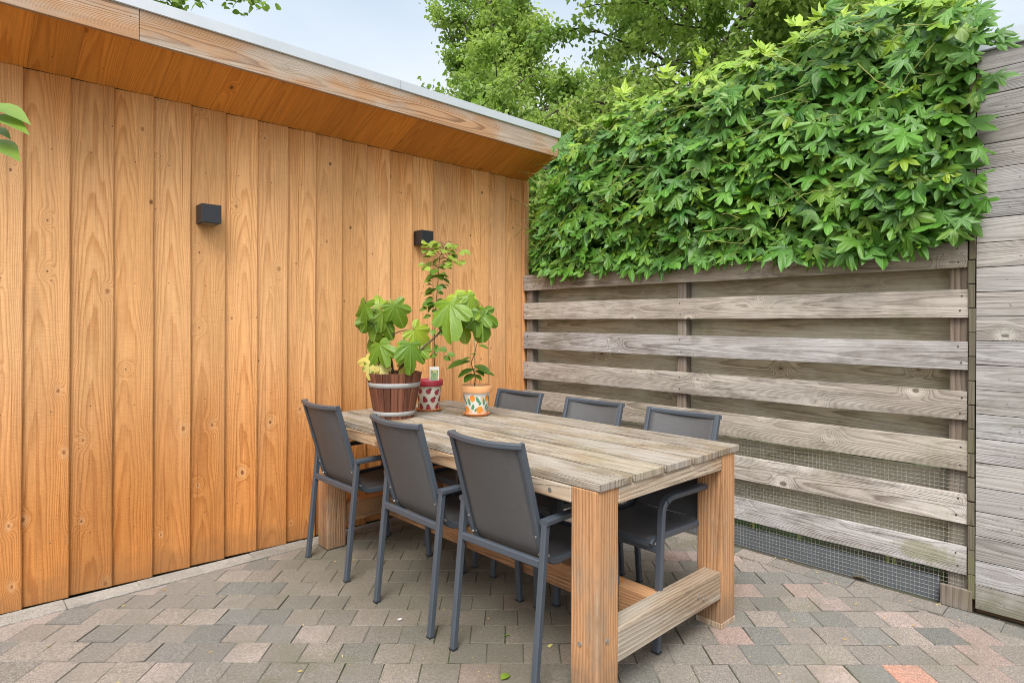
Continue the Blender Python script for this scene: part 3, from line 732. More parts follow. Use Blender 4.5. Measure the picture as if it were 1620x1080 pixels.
def make_chair():
    r = empty('garden_chair')
    LY = .222
    for s in (-1, 1):
        y = s * LY
        b = MB(); b.tube([(0, y, 0.006), (.058, y, .597)], 0, prof=rect(.013, .013), up=(1, 0, 0)); lg = b.build('leg', CH_FRAME, r)
        b = MB(); b.box((.0005, y, .004), (.027, 0, 0), (0, .027, 0), (0, 0, .008)); b.build('foot_cap', LAMP_BLACK, lg)
        b = MB()
        pth = fillet([(.046, y, .605), (.480, y, .612), (.515, y, .006)], [0, .075, 0], 9)
        b.tube(pth[:6], 0, prof=rect(.011, .019), up=(0, 0, 1)); b.build('armrest', CH_FRAME, r)
        b = MB(); b.tube(pth[5:], 0, prof=rect(.012, .015), up=(0, 0, 1) if False else (.6, 0, .8)); lg = b.build('leg', CH_FRAME, r)
        b = MB(); b.box((.515, y, .004), (.027, 0, 0), (0, .033, 0), (0, 0, .008)); b.build('foot_cap', LAMP_BLACK, lg)
    b = MB(); b.tube([(.044, -LY + .012, .455), (.044, LY - .012, .455)], 0, prof=rect(.015, .011), up=(0, 0, 1)); b.build('crossbar', CH_FRAME, r)
    b = MB(); b.tube([(.490, -LY + .012, .405), (.490, LY - .012, .405)], 0, prof=rect(.013, .011), up=(0, 0, 1)); b.build('crossbar', CH_FRAME, r)
    # side rails of back and seat
    side = fillet([(-.040, 0, .897), (.012, 0, .72), (.096, 0, .428), (.490, 0, .445), (.515, 0, .425)], [0, .10, .085, .02, 0], 8)
    bk = [p for p in side]
    RY = .188
    # split where the rail turns level
    ki = min(range(len(bk)), key=lambda i: abs(bk[i].z - .452) + (10 if bk[i].x > .2 else 0))
    cols = (.5, .5, .5)
    b = MB()
    for s in (-1, 1):
        b.tube([p + Vector((0, s * RY, 0)) for p in bk[:ki + 1]], 0, prof=rect(.014, .011), up=(1, 0, .3))
    top = []
    for i in range(13):
        t = i / 12 * 2 - 1; q = 1 - t * t
        top.append(Vector((-.040 - .030 * q, t * (RY + .011), .889 - .006 * q)))
    b.tube(top, 0, prof=rect(.011, .013), up=(0, 0, 1)); bf = b.build('back_frame', CH_FRAME, r)
    b = MB()
    for s in (-1, 1):
        b.tube([p + Vector((0, s * RY, 0)) for p in bk[ki:]], 0, prof=rect(.013, .011), up=(0, 0, 1))
    b.tube([(.512, -RY, .428), (.512, RY, .428)], 0, prof=rect(.012, .012), up=(0, 0, 1)); b.build('seat_frame', CH_FRAME, r)
    # sling
    def sling(name, path, sag0):
        rows = []; uvr = []; acc = 0
        dense = []
        for i in range(len(path) - 1):
            for k in range(3): dense.append(path[i].lerp(path[i + 1], k / 3))
        dense.append(path[-1])
        for lay in (0,):
            for i, p in enumerate(dense):
                tn = (dense[min(i + 1, len(dense) - 1)] - dense[max(i - 1, 0)]).normalized(); nn = Vector((tn.z, 0, -tn.x))
                if i: acc += (p - dense[i - 1]).length
                row = []; ur = []
                for j in range(13):
                    t = j / 12 * 2 - 1; q = 1 - t * t
                    row.append(p + nn * (.002 + sag0(p) * q) + Vector((0, t * (RY - .009), 0))); ur.append((t * RY, acc))
                rows.append(row); uvr.append(ur)
        b = MB(); b.grid(rows, uvr); o = b.build(name, FABRIC, r)
        md = o.modifiers.new('Thickness', 'SOLIDIFY'); md.thickness = .003; md.offset = 0
        # edge welt
        return o
    sg = lambda p: .030 * max(0, min(1, (p.z - .45) / .42)) + .004
    sling('backrest', bk[:ki + 1], lambda p: -sg(p) if False else sg(p))
    sling('seat', bk[ki:], lambda p: .008)
    for s in (-1, 1):
        for zz, xx in ((.545, .066), (.475, .085)):
            b = MB(); b.tube([(xx, s * (RY - .016), zz), (xx - .001, s * (LY - .006), zz)], .005, 8)
            b.tube([(xx - .020, s * (RY - .004), zz), (xx - .013, s * (RY - .004), zz)], [.004, .0065], 10); b.build('bolt', SCREW, bf)
    return r
proto = make_chair()
GRP_A = 'chairs around the table'
chairs = [
 (1.538, 3.084, 0, 'anthracite armchair nearest the shed wall, seen from behind, left of the barrel planter'),
 (1.528, 2.335, R_(-1.0), 'anthracite armchair whose top rail overlaps the barrel planter, middle of the three seen from behind'),
 (1.548, 1.752, R_(2.5), 'anthracite armchair next to the front table leg, whole woven back seen from behind'),
 (2.655, 2.785, R_(180), 'anthracite armchair by the fence nearest the shed corner, only its back rising over the table'),
 (2.645, 2.178, R_(180.5), 'anthracite armchair by the fence, middle of the three rising over the table edge'),
 (2.640, 1.618, R_(180), 'anthracite armchair by the fence at the open table end, its seat seen below the top'),
]
for i, (x, y, rz, lab) in enumerate(chairs):
    o = proto if i == 0 else copy_tree(proto)
    o.location = (x, y, .001); o.rotation_euler = (0, 0, rz); tag(o, lab, 'chair', GRP_A)

# ------------------------------------------------------------------ leaves
def leaf_grid(lobes, prof, sinus, rings, droop, fold, seed=0, jag=0.):
    """lobed leaf: base at origin, tip +y, normal +z; lobes = (angle, length, width). Returns rows of points and vein amounts."""
    r0 = random.Random(seed); lobes = sorted(lobes); out = []
    def pol(a, t, h): return (math.sin(a) * t + math.cos(a) * h, math.cos(a) * t - math.sin(a) * h)
    out.append((pol(lobes[0][0] - .9, .10, 0), 0))
    for i, (a, l, w) in enumerate(lobes):
        if i:
            m = (a + lobes[i - 1][0]) / 2; sr = sinus * min(l, lobes[i - 1][1]); out.append((pol(m, sr, 0), 0))
        for t, h in prof[::-1][:-1]: out.append((pol(a, t * l, -h * w * l * (1 + r0.uniform(-jag, jag))), .25))
        out.append((pol(a, l, 0), 1))
        for t, h in prof[1:]: out.append((pol(a, t * l, h * w * l * (1 + r0.uniform(-jag, jag))), .25))
    out.append((pol(lobes[-1][0] + .9, .10, 0), 0))
    rows = []; vs = []
    for k in range(rings + 1):
        f = k / rings; row = []; vr = []
        for (x, y), v in out:
            r = math.hypot(x, y) * f
            z = -droop * r * r + fold * ((v if v < 1 else 1) - .45) * r + .05 * math.sin(x * 9 + seed) * f * r
            row.append((x * f, y * f, z)); vr.append(v if f > 0 else .6)
        rows.append(row); vs.append(vr)
    return rows, vs
def orient(p, nrm, tip):
    z = Vector(nrm).normalized(); y = Vector(tip); y = (y - z * y.dot(z))
    if y.length < 1e-4: y = z.orthogonal()
    y.normalize(); x = y.cross(z)
    return Matrix(((x.x, y.x, z.x, p[0]), (x.y, y.y, z.y, p[1]), (x.z, y.z, z.z, p[2]), (0, 0, 0, 1)))
VLOBES = [(0, 1, 1), (.92, .90, 1), (-.92, .90, 1), (1.85, .62, 1.05), (-1.85, .62, 1.05)]
VPROF = [(1, 0), (.83, .082), (.63, .172), (.43, .180)]
FLOBES = [(0, 1, 1), (.82, .82, .95), (-.82, .82, .95), (1.75, .40, 1.3), (-1.75, .40, 1.3)]
FPROF = [(1, 0), (.96, .085), (.87, .165), (.73, .225), (.56, .235), (.44, .20)]
def put_leaf(mb, proto, p, nrm, tip, size, col, mi=0):
    rows, vs = proto; mt = orient(p, nrm, tip); jx = random.uniform(.85, 1.1)
    rows = [[mt @ Vector((q[0] * size * jx, q[1] * size, q[2] * size)) for q in row] for row in rows]
    cols = [[(col[0], col[1], v) for v in row] for row in vs]
    mb.grid(rows, None, cols, mi, smooth=True)
VP = []
for i in range(10):
    lb = [(a + random.uniform(-.12, .12), l * random.uniform(.85, 1.1), w * random.uniform(.85, 1.2)) for a, l, w in VLOBES]
    if i in (7, 8): lb = lb[:3]
    VP.append(leaf_grid(lb, VPROF, random.uniform(.30, .42), 2, random.uniform(.0, .35), random.uniform(.06, .24), i, .2))

# ------------------------------------------------------------------ climbing vine over the fence
vine = tag(empty('climbing_vine', (3.55, 2.0, 1.7)), 'dense green climber with star shaped leaves tumbling over the fence top', 'climbing plant')
VI = Matrix.Translation((-3.55, -2.0, -1.7))
poly = [(3.42, 2.36), (3.18, 2.66), (3.05, 2.79), (2.80, 2.90), (2.476, 2.91), (2.089, 2.93), (1.79, 2.98), (1.417, 3.01), (1.188, 3.03), (.951, 3.05), (.739, 3.04), (.60, 2.80), (.595, 2.234),
        (.60, 1.857), (.64, 1.76), (.812, 1.70), (1.092, 1.69), (1.413, 1.715), (1.786, 1.73), (2.223, 1.715), (2.743, 1.72), (3.17, 1.73), (3.44, 1.79)]
def inside(y, z):
    c = False; n = len(poly)
    for i in range(n):
        (a, b), (p, q) = poly[i], poly[i - 1]
        if (b > z) != (q > z) and y < (p - a) * (z - b) / (q - b) + a: c = not c
    return c
def topz(y):
    for i in range(11):
        (a, b), (p, q) = poly[i], poly[i + 1]
        if p <= y <= a: return b + (q - b) * (a - y) / max(1e-6, a - p)
    return 3.0
mb = MB(); rv = random.Random(3); cnt = 0
while cnt < 4000:
    y = rv.uniform(.58, 3.52); z = rv.uniform(1.66, 3.1)
    if not inside(y, z): continue
    nz = mnoise.noise(Vector((y * 3.1, z * 3.1, 2))) + .5 * mnoise.noise(Vector((y * 7, z * 7, 8)))
    edge = topz(y) - z
    front = 3.485 - .13 * nz + .28 * max(0, .32 - edge) - .05 * math.sin(min(1, max(0, (z - 1.7) / .9)) * PI)
    lay = cnt / 4000
    dep = 0 if lay > .62 else (rv.uniform(.06, .22) if lay > .36 else rv.uniform(.2, .5))
    if edge < .10: dep = min(dep, .25)
    x = front + dep + rv.gauss(0, .02)
    if y > 2.9: x = max(x, 3.36 + (y - 2.9) * .25)
    if y < .8: x = max(x, 3.42)
    hi = max(0, 1 - edge / .30)
    nr = Vector((-1 + rv.gauss(0, .4), rv.gauss(0, .42) - .15, .5 + hi * .9 + rv.gauss(0, .38)))
    tp = Vector((-.35 + rv.gauss(0, .3), rv.gauss(0, .65), -1 + rv.gauss(0, .45) + hi * .5))
    yg = min(1, max(0, rv.gauss(.04 + hi * .55, .16))) if dep < .1 else 0
    if rv.random() < .06 and dep < .05: yg = rv.uniform(.4, .8)
    sz = rv.choice((.045, .06, .075, .09, .1, .11, .125, .14)) * (1 - .35 * yg)
    if z < 1.76 and x > 3.495: x = 3.47 + rv.uniform(-.05, .01)
    put_leaf(mb, rv.choice(VP), (x, y, z), nr, tp, sz, (min(1, max(0, rv.gauss(.5, .3))), yg, 0)); cnt += 1
for i in range(2300):                 # growth hanging down behind the fence and behind the curtain
    y = rv.uniform(.60, 3.55); z = rv.uniform(.1, 2.7); x = rv.uniform(3.72, 4.05)
    if i < 1500: z = rv.uniform(1.55, topz(y) - .12)
    put_leaf(mb, rv.choice(VP), (x, y, z), (-1, rv.gauss(0, .5), .6), (-.3, rv.gauss(0, .6), -1), rv.uniform(.09, .15), (rv.random(), 0, 0))
def sprig(pts, k, s=.09):
    for u, v, d in pts:
        p = at(u, v, d)
        for _ in range(k):
            q = p + Vector((rv.gauss(0, .02), rv.gauss(0, .03), rv.gauss(0, .02)))
            put_leaf(mb, rv.choice(VP), q, (-1 + rv.gauss(0, .3), rv.gauss(0, .4), .8), (-.2, -.7 + rv.gauss(0, .4), -.5 + rv.gauss(0, .4)), s * rv.uniform(.8, 1.15), (rv.random() * .6, .05, 0))
sprig([(1545, 40, 2.62), (1560, 62, 2.62), (1572, 70, 2.6), (1540, 20, 2.65), (1525, 60, 2.65), (1577, 108, 2.64), (1548, 10, 2.7), (1500, 10, 2.7)], 2)
sprig([(1540, 150, 2.72), (1545, 225, 2.73), (1540, 280, 2.73), (1548, 318, 2.72), (1536, 330, 2.74)], 1, .08)
sprig([(880, 228, 4.35), (888, 240, 4.3), (868, 275, 4.5), (900, 215, 4.4)], 2, .07)
sprig([(1300, 18, 3.2), (1318, 8, 3.2), (1330, 30, 3.1), (1395, 8, 3.0)], 2, .1)
for u, v, d, du in ((1298, 30, 3.25, 6), (1312, 22, 3.25, 14), (1322, 34, 3.2, 26), (1392, 12, 3.1, -6), (1402, 18, 3.1, 10), (1205, 74, 3.4, 4), (1120, 98, 3.5, -4), (1052, 122, 3.6, 6), (985, 150, 3.75, 4), (1262, 48, 3.3, -8)):
    for k in range(3):                # upright young shoots along the top
        p = at(u + rv.gauss(0, 5), v + rv.gauss(0, 5), d); t = RT * (du / 30 + rv.gauss(0, .5)) + Vector((0, 0, 1)) - FW * .1
        put_leaf(mb, rv.choice(VP[7:9]), p, -FW + RT * rv.gauss(0, .5) + Vector((0, 0, .4)), t, rv.uniform(.07, .12), (.8, rv.uniform(.6, 1), 0))
mb.build('foliage', L_VINE, vine, inv=VI)
mb = MB()
for i in range(110):
    y = rv.uniform(.65, 3.4); z = rv.uniform(1.8, topz(y) - .05); x = 3.43 + rv.uniform(-.07, .08)
    a = rv.uniform(-1, 1); l = rv.uniform(.12, .32); p = [Vector((x, y, z))]
    for k in range(5): p.append(p[-1] + Vector((rv.gauss(0, .015) - .004, math.cos(a) * l / 5, math.sin(a) * l / 5 * .8 + rv.gauss(0, .01))))
    mb.tube(bez(p, 3), .0022, 5, cap=False)
for i in range(10):
    y = rv.uniform(.7, 3.4); p = [(3.72, y, .0), (3.70, y + rv.gauss(0, .05), .8), (3.68, y + rv.gauss(0, .1), 1.6), (3.62, y + rv.gauss(0, .2), 2.4)]
    mb.tube(bez(p, 6), .011, 6)
mb.build('stems', VSTEM, vine, inv=VI)

# ------------------------------------------------------------------ background trees
def tree(name, base, height, spread, trunk_r, nl, leaf, lmat, label, seed, crown0=.3, upright=.6, leafsz=.1, droop=0., forks=5, young=.25, sub=3, group='trees beyond the fence', lvl=3):
    rt = random.Random(seed); root = tag(empty(name, base), label, 'tree', group)
    wood_ = MB(); tips = []
    def limb(p, dr, ln, r, lev):
        n = 5; pts = [p]; d = dr.normalized(); q = p
        for k in range(n):
            d = (d + Vector((rt.gauss(0, .13), rt.gauss(0, .13), rt.gauss(0, .10) + .06 * upright - droop * .14 * lev))).normalized()
            q = q + d * ln / n; pts.append(q)
        wood_.tube(pts, [r * (1 - .6 * k / n) for k in range(n + 1)], 6 if lev < 2 else 4, cap=False)
        if lev >= lvl:
            tips.append((pts, d)); return
        kids = forks if lev else forks + 2
        for k in range(kids):
            t = .35 + .65 * (k + rt.random()) / kids if lev else crown0 + (1 - crown0) * (k + rt.random()) / kids
            f = min(n - 1, int(t * n)); s = pts[f].lerp(pts[f + 1], t * n - f)
            az = rt.uniform(0, 2 * PI); ou = Vector((math.cos(az), math.sin(az), 0))
            dd = (ou * (1 - upright * .6) + d * (.35 + upright * .55)).normalized()
            limb(s, dd, (spread * 1.0 if lev == 0 else ln * .62) * rt.uniform(.75, 1.15), r * (.5 if lev else .42), lev + 1)
        limb(q, d, ln * (.35 if lev == 0 else .55), r * .4, lev + 1)
    limb(Vector((0, 0, -.03)), Vector((rt.gauss(0, .03), rt.gauss(0, .03), 1)), height * .72, trunk_r, 0)
    wood_.build('trunk', BARK, root)
    lf = MB(); per = max(1, nl // len(tips))
    for pts, d in tips:
        tone = rt.gauss(.45, .22); yb = max(0, rt.gauss(young, .22))
        for k in range(per):
            t = rt.random() ** .7 * (len(pts) - 1.001); i = int(t); p = pts[i].lerp(pts[i + 1], t - i)
            p = p + Vector((rt.gauss(0, .09), rt.gauss(0, .09), rt.gauss(0, .08) - droop * .10)) * (leafsz / .09)
            nr = Vector((rt.gauss(0, .9), rt.gauss(0, .9), .8)).normalized(); tp = Vector((rt.gauss(0, 1), rt.gauss(0, 1), -.5 - droop))
            mt = orient(p, nr, tp); s = leafsz * rt.uniform(.65, 1.2); f = rt.uniform(.1, .35)
            col = (min(1, max(0, tone + rt.gauss(0, .15))), min(1, max(0, yb + rt.gauss(0, .12))), 0)
            w = .36
            P = [mt @ Vector(q) for q in ((0, 0, 0), (w * s, .35 * s, f * s * .5), (.25 * s, .75 * s, f * s * .3), (0, s, -.15 * s), (-.25 * s, .75 * s, f * s * .3), (-w * s, .35 * s, f * s * .5))]
            lf.face([P[0], P[1], P[2], P[3]], None, col, smooth=False); lf.face([P[0], P[3], P[4], P[5]], None, col, smooth=False)
    lf.build('crown', lmat, root)
    return root
def gp(u, d):
    p = at(u, 510, d); return (p.x, p.y, 0)
tree('broadleaf_tree', gp(772, 14), 9.6, 2.0, .12, 42000, 0, L_TREE, 'upright bright green tree standing clear against the sky above the shed roof', 11, crown0=.25, upright=.72, leafsz=.10, young=.4, forks=6)
tree('broadleaf_tree', gp(1050, 9.5), 8.2, 2.7, .14, 85000, 0, L_TREEB, 'big spreading tree with drooping sprays right above the climber', 23, crown0=.22, upright=.42, leafsz=.075, droop=.35, young=.42, forks=6)
tree('broadleaf_tree', gp(925, 11.5), 6.4, 1.6, .09, 22000, 0, L_TREEB, 'lower leafy tree filling the gap between the two taller trees', 31, crown0=.25, upright=.5, leafsz=.10, droop=.3, young=.4)
tree('broadleaf_tree', gp(1330, 12.5), 8.0, 2.4, .13, 32000, 0, L_TREE, 'darker tree behind the climber with dark limbs showing between its leaves', 47, crown0=.25, upright=.5, leafsz=.115, droop=.2, young=.22)

# ------------------------------------------------------------------ potted plants
def pot_profile(r0, r1, h, band, t=.008):
    rb = r0 + (r1 * .93 - r0) * (h - band) / h
    return [(0, 0), (r0, 0), (r0 + .001, .002), (rb, h - band)], [(rb, h - band), (r1, h - band + .001), (r1 + .0015, h - band + .004), (r1 + .003, h - .003), (r1 + .001, h), (r1 - t, h), (r1 - t - .004, h - .035)]
def motif(mb, ctr, rfun, ang, z, outline, mi, lift=.0009):
    pts = []
    for s, t in outline:
        zz = z + t; r = rfun(zz) + lift; a = ang + s / r
        pts.append((ctr[0] + r * math.cos(a), ctr[1] + r * math.sin(a), ctr[2] + zz))
    c = (sum(p[0] for p in pts) / len(pts), sum(p[1] for p in pts) / len(pts), sum(p[2] for p in pts) / len(pts))
    r = rfun(z) + lift; c = (ctr[0] + r * math.cos(ang), ctr[1] + r * math.sin(ang), ctr[2] + z)
    for i in range(len(pts)):
        mb.face([c, pts[i], pts[(i + 1) % len(pts)]], None, (.5, .5, .5), mi)
def blob(a, b, rot=0, tear=0, n=16):
    o = []
    for i in range(n):
        t = 2 * PI * i / n; x = a * math.cos(t) * (1 - tear * math.sin(t)); y = b * math.sin(t)
        o.append((x * math.cos(rot) - y * math.sin(rot), x * math.sin(rot) + y * math.cos(rot)))
    return o
def saucer(root, r):
    b = MB(); b.lathe([(0, 0), (r * .86, 0), (r * .98, .012), (r, .015), (r * .96, .016), (r * .86, .005), (0, .004)], (0, 0, 0), 36); return b.build('saucer', TERRA, root)
def petiole(mb, p, q, r=.002):
    p, q = Vector(p), Vector(q); m = (p + q) / 2 + Vector((0, 0, .02)); mb.tube(bez([p, m, q], 4), r, 5, cap=False)

# barrel planter with fig
bx, by = 1.928, 3.035
fig = tag(empty('potted_fig', (bx, by, TZ + .0005)), 'fig plant with big lobed leaves in a dark wooden half barrel with two pale hoops', 'potted plant', 'pot plants on the table')
b = MB(); NS = 22; H = .258
for k in range(NS):
    a0 = 2 * PI * k / NS + .012; a1 = 2 * PI * (k + 1) / NS - .012; col = (random.random(), random.random(), random.random())
    rows = []; uvr = []
    for z in (0, .05, .1, .15, .2, H):
        r = .113 + (.158 - .113) * z / H
        row = []
        for a, rr in ((a0, r - .001), (a0 + .25 * (a1 - a0), r), (a0 + .75 * (a1 - a0), r), (a1, r - .001)): row.append((rr * math.cos(a), rr * math.sin(a), z))
        ri = r - .014
        row += [(ri * math.cos(a1), ri * math.sin(a1), z), (ri * math.cos(a0), ri * math.sin(a0), z)]
        rows.append(row); uvr.append([(q * .012, z) for q in (0, 1, 2, 3, 4.5, 6, 7)])
    b.grid(rows, uvr, col, smooth=False, close=True)
    b.face(rows[-1], [(0, 0), (.01, 0), (.02, 0), (.03, 0), (.03, .01), (0, .01)], col)
    b.face(rows[0][::-1], None, col)
b.build('barrel', W_BARREL, fig)
for z0, z1 in ((.018, .042), (.178, .204)):
    b = MB(); f = lambda z: .113 + .045 * z / H
    b.lathe([(f(z0) + .0005, z0), (f(z0) + .0022, z0 + .001), (f(z1) + .0022, z1 - .001), (f(z1) + .0005, z1)], (0, 0, 0), 48)
    for q in (3.7, 3.95): b.tube([((f(z0) + .001) * math.cos(q), (f(z0) + .001) * math.sin(q), (z0 + z1) / 2), ((f(z0) + .006) * math.cos(q), (f(z0) + .006) * math.sin(q), (z0 + z1) / 2)], .004, 8)
    b.build('hoop', GALV, fig)
b = MB(); b.lathe([(.144, .232), (.1, .236), (.05, .240), (0, .238)], (0, 0, 0), 28); b.build('soil', SOIL, fig)
FIGI = Matrix.Translation((-bx, -by, -TZ))
FP = []
for i in range(6):
    lb = [(a + random.uniform(-.08, .08), l * random.uniform(.9, 1.08), w * random.uniform(.92, 1.12)) for a, l, w in FLOBES]
    if i in (0, 3): lb = [(0, 1, 1.25), (.85, .72, 1.2), (-.85, .72, 1.2), (1.9, .5, 1.3), (-1.9, .5, 1.3)]
    FP.append(leaf_grid(lb, FPROF, random.uniform(.46, .62), 5, random.uniform(.25, .55), random.uniform(.12, .25), i, .06))

lv = MB(); sm = MB(); yl = MB()
foot = at(624, 592, 3.55)
main = [at(622, 602, 3.55), at(620, 575, 3.54), at(612, 540, 3.53), at(606, 512, 3.52), at(600, 492, 3.52)]
sm.tube(bez(main, 5), [.009 - .005 * i / 20 for i in range(21)], 7)
br = [at(626, 602, 3.55), at(634, 582, 3.50), at(650, 568, 3.45), at(672, 548, 3.42), at(692, 530, 3.40), at(703, 516, 3.40), at(722, 487, 3.41), at(742, 472, 3.43)]
sm.tube(bez(br, 5), [.008 - .005 * i / 35 for i in range(36)], 7)
br2 = [at(618, 602, 3.54), at(613, 586, 3.50), at(606, 570, 3.48)]; sm.tube(bez(br2, 5), .004, 6)
br3 = [at(612, 540, 3.53), at(625, 528, 3.5), at(641, 523, 3.47), at(655, 522, 3.46)]; sm.tube(bez(br3, 5), .0035, 6)
br4 = [at(604, 505, 3.52), at(590, 498, 3.5), at(583, 486, 3.48), at(578, 480, 3.47)]; sm.tube(bez(br4, 5), .003, 6)
# leaf: base px, depth, tip px, depth, facing bias, tone, youth
FL = [
 (577, 482, 3.45, 558, 523, 3.42, -.5, .25, .1), (590, 500, 3.46, 569, 527, 3.42, -.2, .2, .1), (603, 500, 3.48, 588, 545, 3.42, 0, .25, .15),
 (601, 486, 3.5, 604, 468, 3.44, .2, .6, .45), (606, 494, 3.48, 612, 520, 3.42, .2, .55, .2), (618, 482, 3.5, 628, 478, 3.42, .4, .5, .3),
 (624, 484, 3.46, 640, 514, 3.40, .4, .45, .1), (611, 506, 3.5, 620, 520, 3.44, .1, .3, .1), (600, 545, 3.44, 606, 586, 3.36, -.1, .5, .12),
 (585, 575, 3.46, 582, 590, 3.4, 0, 0, 0), (592, 568, 3.5, 600, 530, 3.45, -.2, .4, .2),
 (650, 545, 3.40, 653, 588, 3.32, .15, .35, .05), (655, 523, 3.45, 685, 525, 3.36, .6, .75, .6), (641, 545, 3.46, 632, 580, 3.42, .1, .6, .3), (664, 553, 3.43, 676, 567, 3.38, .5, .6, .2),
 (712, 480, 3.36, 717, 542, 3.27, 0, .6, .12), (706, 492, 3.40, 692, 520, 3.34, -.5, .4, .1), (738, 468, 3.38, 752, 500, 3.30, .3, .5, .35), (728, 470, 3.42, 716, 462, 3.30, .1, .8, .7),
 (742, 468, 3.40, 762, 480, 3.30, .5, .85, .75), (738, 462, 3.45, 745, 447, 3.34, .2, .9, .9), (761, 495, 3.38, 768, 538, 3.31, .3, .3, .05), (768, 490, 3.42, 788, 515, 3.36, .7, .7, .3),
 (757, 494, 3.40, 750, 530, 3.34, -.2, .4, .1), (730, 505, 3.44, 738, 543, 3.40, .2, .7, .4), (724, 512, 3.46, 728, 540, 3.43, .1, .5, .3), (700, 500, 3.46, 684, 498, 3.4, -.4, .6, .3),
]
tops = [Vector(q) for q in bez(main, 5) + bez(br, 5) + bez(br3, 4) + bez(br4, 4)]
for i, (u0, v0, d0, u1, v1, d1, fb, tn, yg) in enumerate(FL):
    p = at(u0, v0, d0); q = at(u1, v1, d1); s = (q - p).length
    nr = -FW * 1.0 + RT * (fb + random.gauss(0, .28)) + Vector((0, 0, .45 + random.gauss(0, .25)))
    put_leaf(lv, FP[i % 6], p, nr, q - p, s * .98, (max(0, tn - .1), yg, 0))
    j = min(tops, key=lambda t: (t - p).length); petiole(sm, j, p, .0017)
for (u0, v0, u1, v1, d) in ((590, 572, 577, 564, 3.47), (588, 575, 583, 590, 3.45), (600, 580, 606, 592, 3.46), (640, 578, 645, 592, 3.5)):
    p = at(u0, v0, d); q = at(u1, v1, d - .06); put_leaf(yl, FP[0], p, -FW + Vector((0, 0, .5)), q - p, (q - p).length * 1.25, (random.random(), random.random(), 0))
sm.build('branches', BARKF, fig, inv=FIGI); lv.build('foliage', L_FIG, fig, inv=FIGI); yl.build('yellowed_leaves', L_YELL, fig, inv=FIGI)['label'] = 'yellowing leaves low on the fig'

# strawberry pot
sx, sy = 2.229, 3.114
sp = tag(empty('potted_climber', (sx, sy, TZ + .0005)), 'tall thin stemmed plant with small round leaves in a strawberry painted pot', 'potted plant', 'pot plants on the table')
saucer(sp, .080)
lo, hi = pot_profile(.064, .084, .186, .038)
b = MB(); b.lathe([(r, z + .0055) for r, z in lo], (0, 0, 0), 40); pot = b.build('pot', CREAM, sp)
b = MB(); b.lathe([(r, z + .0055) for r, z in hi], (0, 0, 0), 40); b.build('rim', RED, pot)
rf = lambda z: .064 + (.084 * .93 - .064) * (z - .0055) / .186 + .0002
b = MB(); rs = random.Random(5)
va = math.atan2(-sy, -sx)
for row in range(3):
    for k in range(8):
        a = va + 2 * PI * (k + .5 * (row % 2)) / 8 + rs.gauss(0, .05); z = .030 + row * .046 + rs.gauss(0, .004); rot = rs.choice((-.7, -.3, .3, .7, .1))
        motif(b, (0, 0, 0), rf, a, z, blob(.0150, .0185, rot, .38), 1, .0006); motif(b, (0, 0, 0), rf, a, z, blob(.0132, .0165, rot, .38), 0, .0011)
        cz = math.cos(rot) * .017; cx = -math.sin(rot) * .017
        motif(b, (0, 0, 0), rf, a + cx / .07, z + cz, blob(.009, .004, rot), 1, .0015)
b.build('painted_strawberries', [BERRY, BERRYD], pot)
b = MB(); b.lathe([(.074, .168), (.04, .172), (0, .170)], (0, 0, 0), 24); b.build('soil', SOIL, sp)
SPI = Matrix.Translation((-sx, -sy, -TZ))
stm = [at(688, 604, 3.80), at(687, 560, 3.79), at(688, 520, 3.79), at(690, 480, 3.78), at(693, 440, 3.77), at(695, 412, 3.76), at(702, 388, 3.75)]
b = MB(); b.tube(bez(stm, 6), [.0042 - .0028 * i / 36 for i in range(37)], 6)
def oval(wd=.30, pw=.75, sk=0.):
    rows = []; vs = []
    for i in range(8):
        t = i / 7; w = wd * math.sin(PI * min(1, t * .97 + .02)) ** pw * (1 - sk * t)
        rows.append([(w * s, t, -.25 * t * t + .22 * abs(s) * w) for s in (-1, -.55, 0, .55, 1)]); vs.append([0, .3, 1, .3, 0])
    return rows, vs
OVAL = oval(); OVALW = oval(wd=.46); OVALP = oval(.46, .8, .72)
lv = MB(); rl = random.Random(9)
path = bez(stm, 6)
for i in range(62):
    if i < 6: t = rl.uniform(.22, .36)
    else: t = rl.uniform(.45, 1.0)
    k = int(t * (len(path) - 1)); p = path[k]
    side = rl.choice((-1, 1)); spread = .045 if t < .75 else rl.uniform(.03, .15)
    w = RT * side * rl.uniform(.3, 1) + FW * rl.gauss(-.2, .5); w.normalize()
    base = p + w * spread * rl.random() + Vector((0, 0, rl.uniform(0, .03))); q = (w + Vector((0, 0, rl.gauss(.0, .35))))
    if spread > .06: petiole(b, p, base, .0012)
    put_leaf(lv, OVALW, base, Vector((rl.gauss(0, .3), rl.gauss(0, .3), 1)) - FW * .55, q, rl.uniform(.038, .062), (rl.gauss(.5, .2), max(0, min(1, (t - .6) * 1.6 + rl.gauss(0, .15))), 0))
for i in range(26):                 # spread of young tip leaves
    p = at(rl.uniform(672, 732), rl.uniform(383, 425), 3.75 + rl.uniform(-.06, .06)) ; w = RT * rl.gauss(0, 1) - FW * .4 + Vector((0, 0, rl.gauss(-.1, .3)))
    put_leaf(lv, OVALW, p, Vector((rl.gauss(0, .3), rl.gauss(0, .3), 1)) - FW * .6, w, rl.uniform(.04, .066), (rl.random(), rl.uniform(.3, .95), 0))
    j = min(path, key=lambda t: (t - p).length); petiole(b, j, p, .0011)
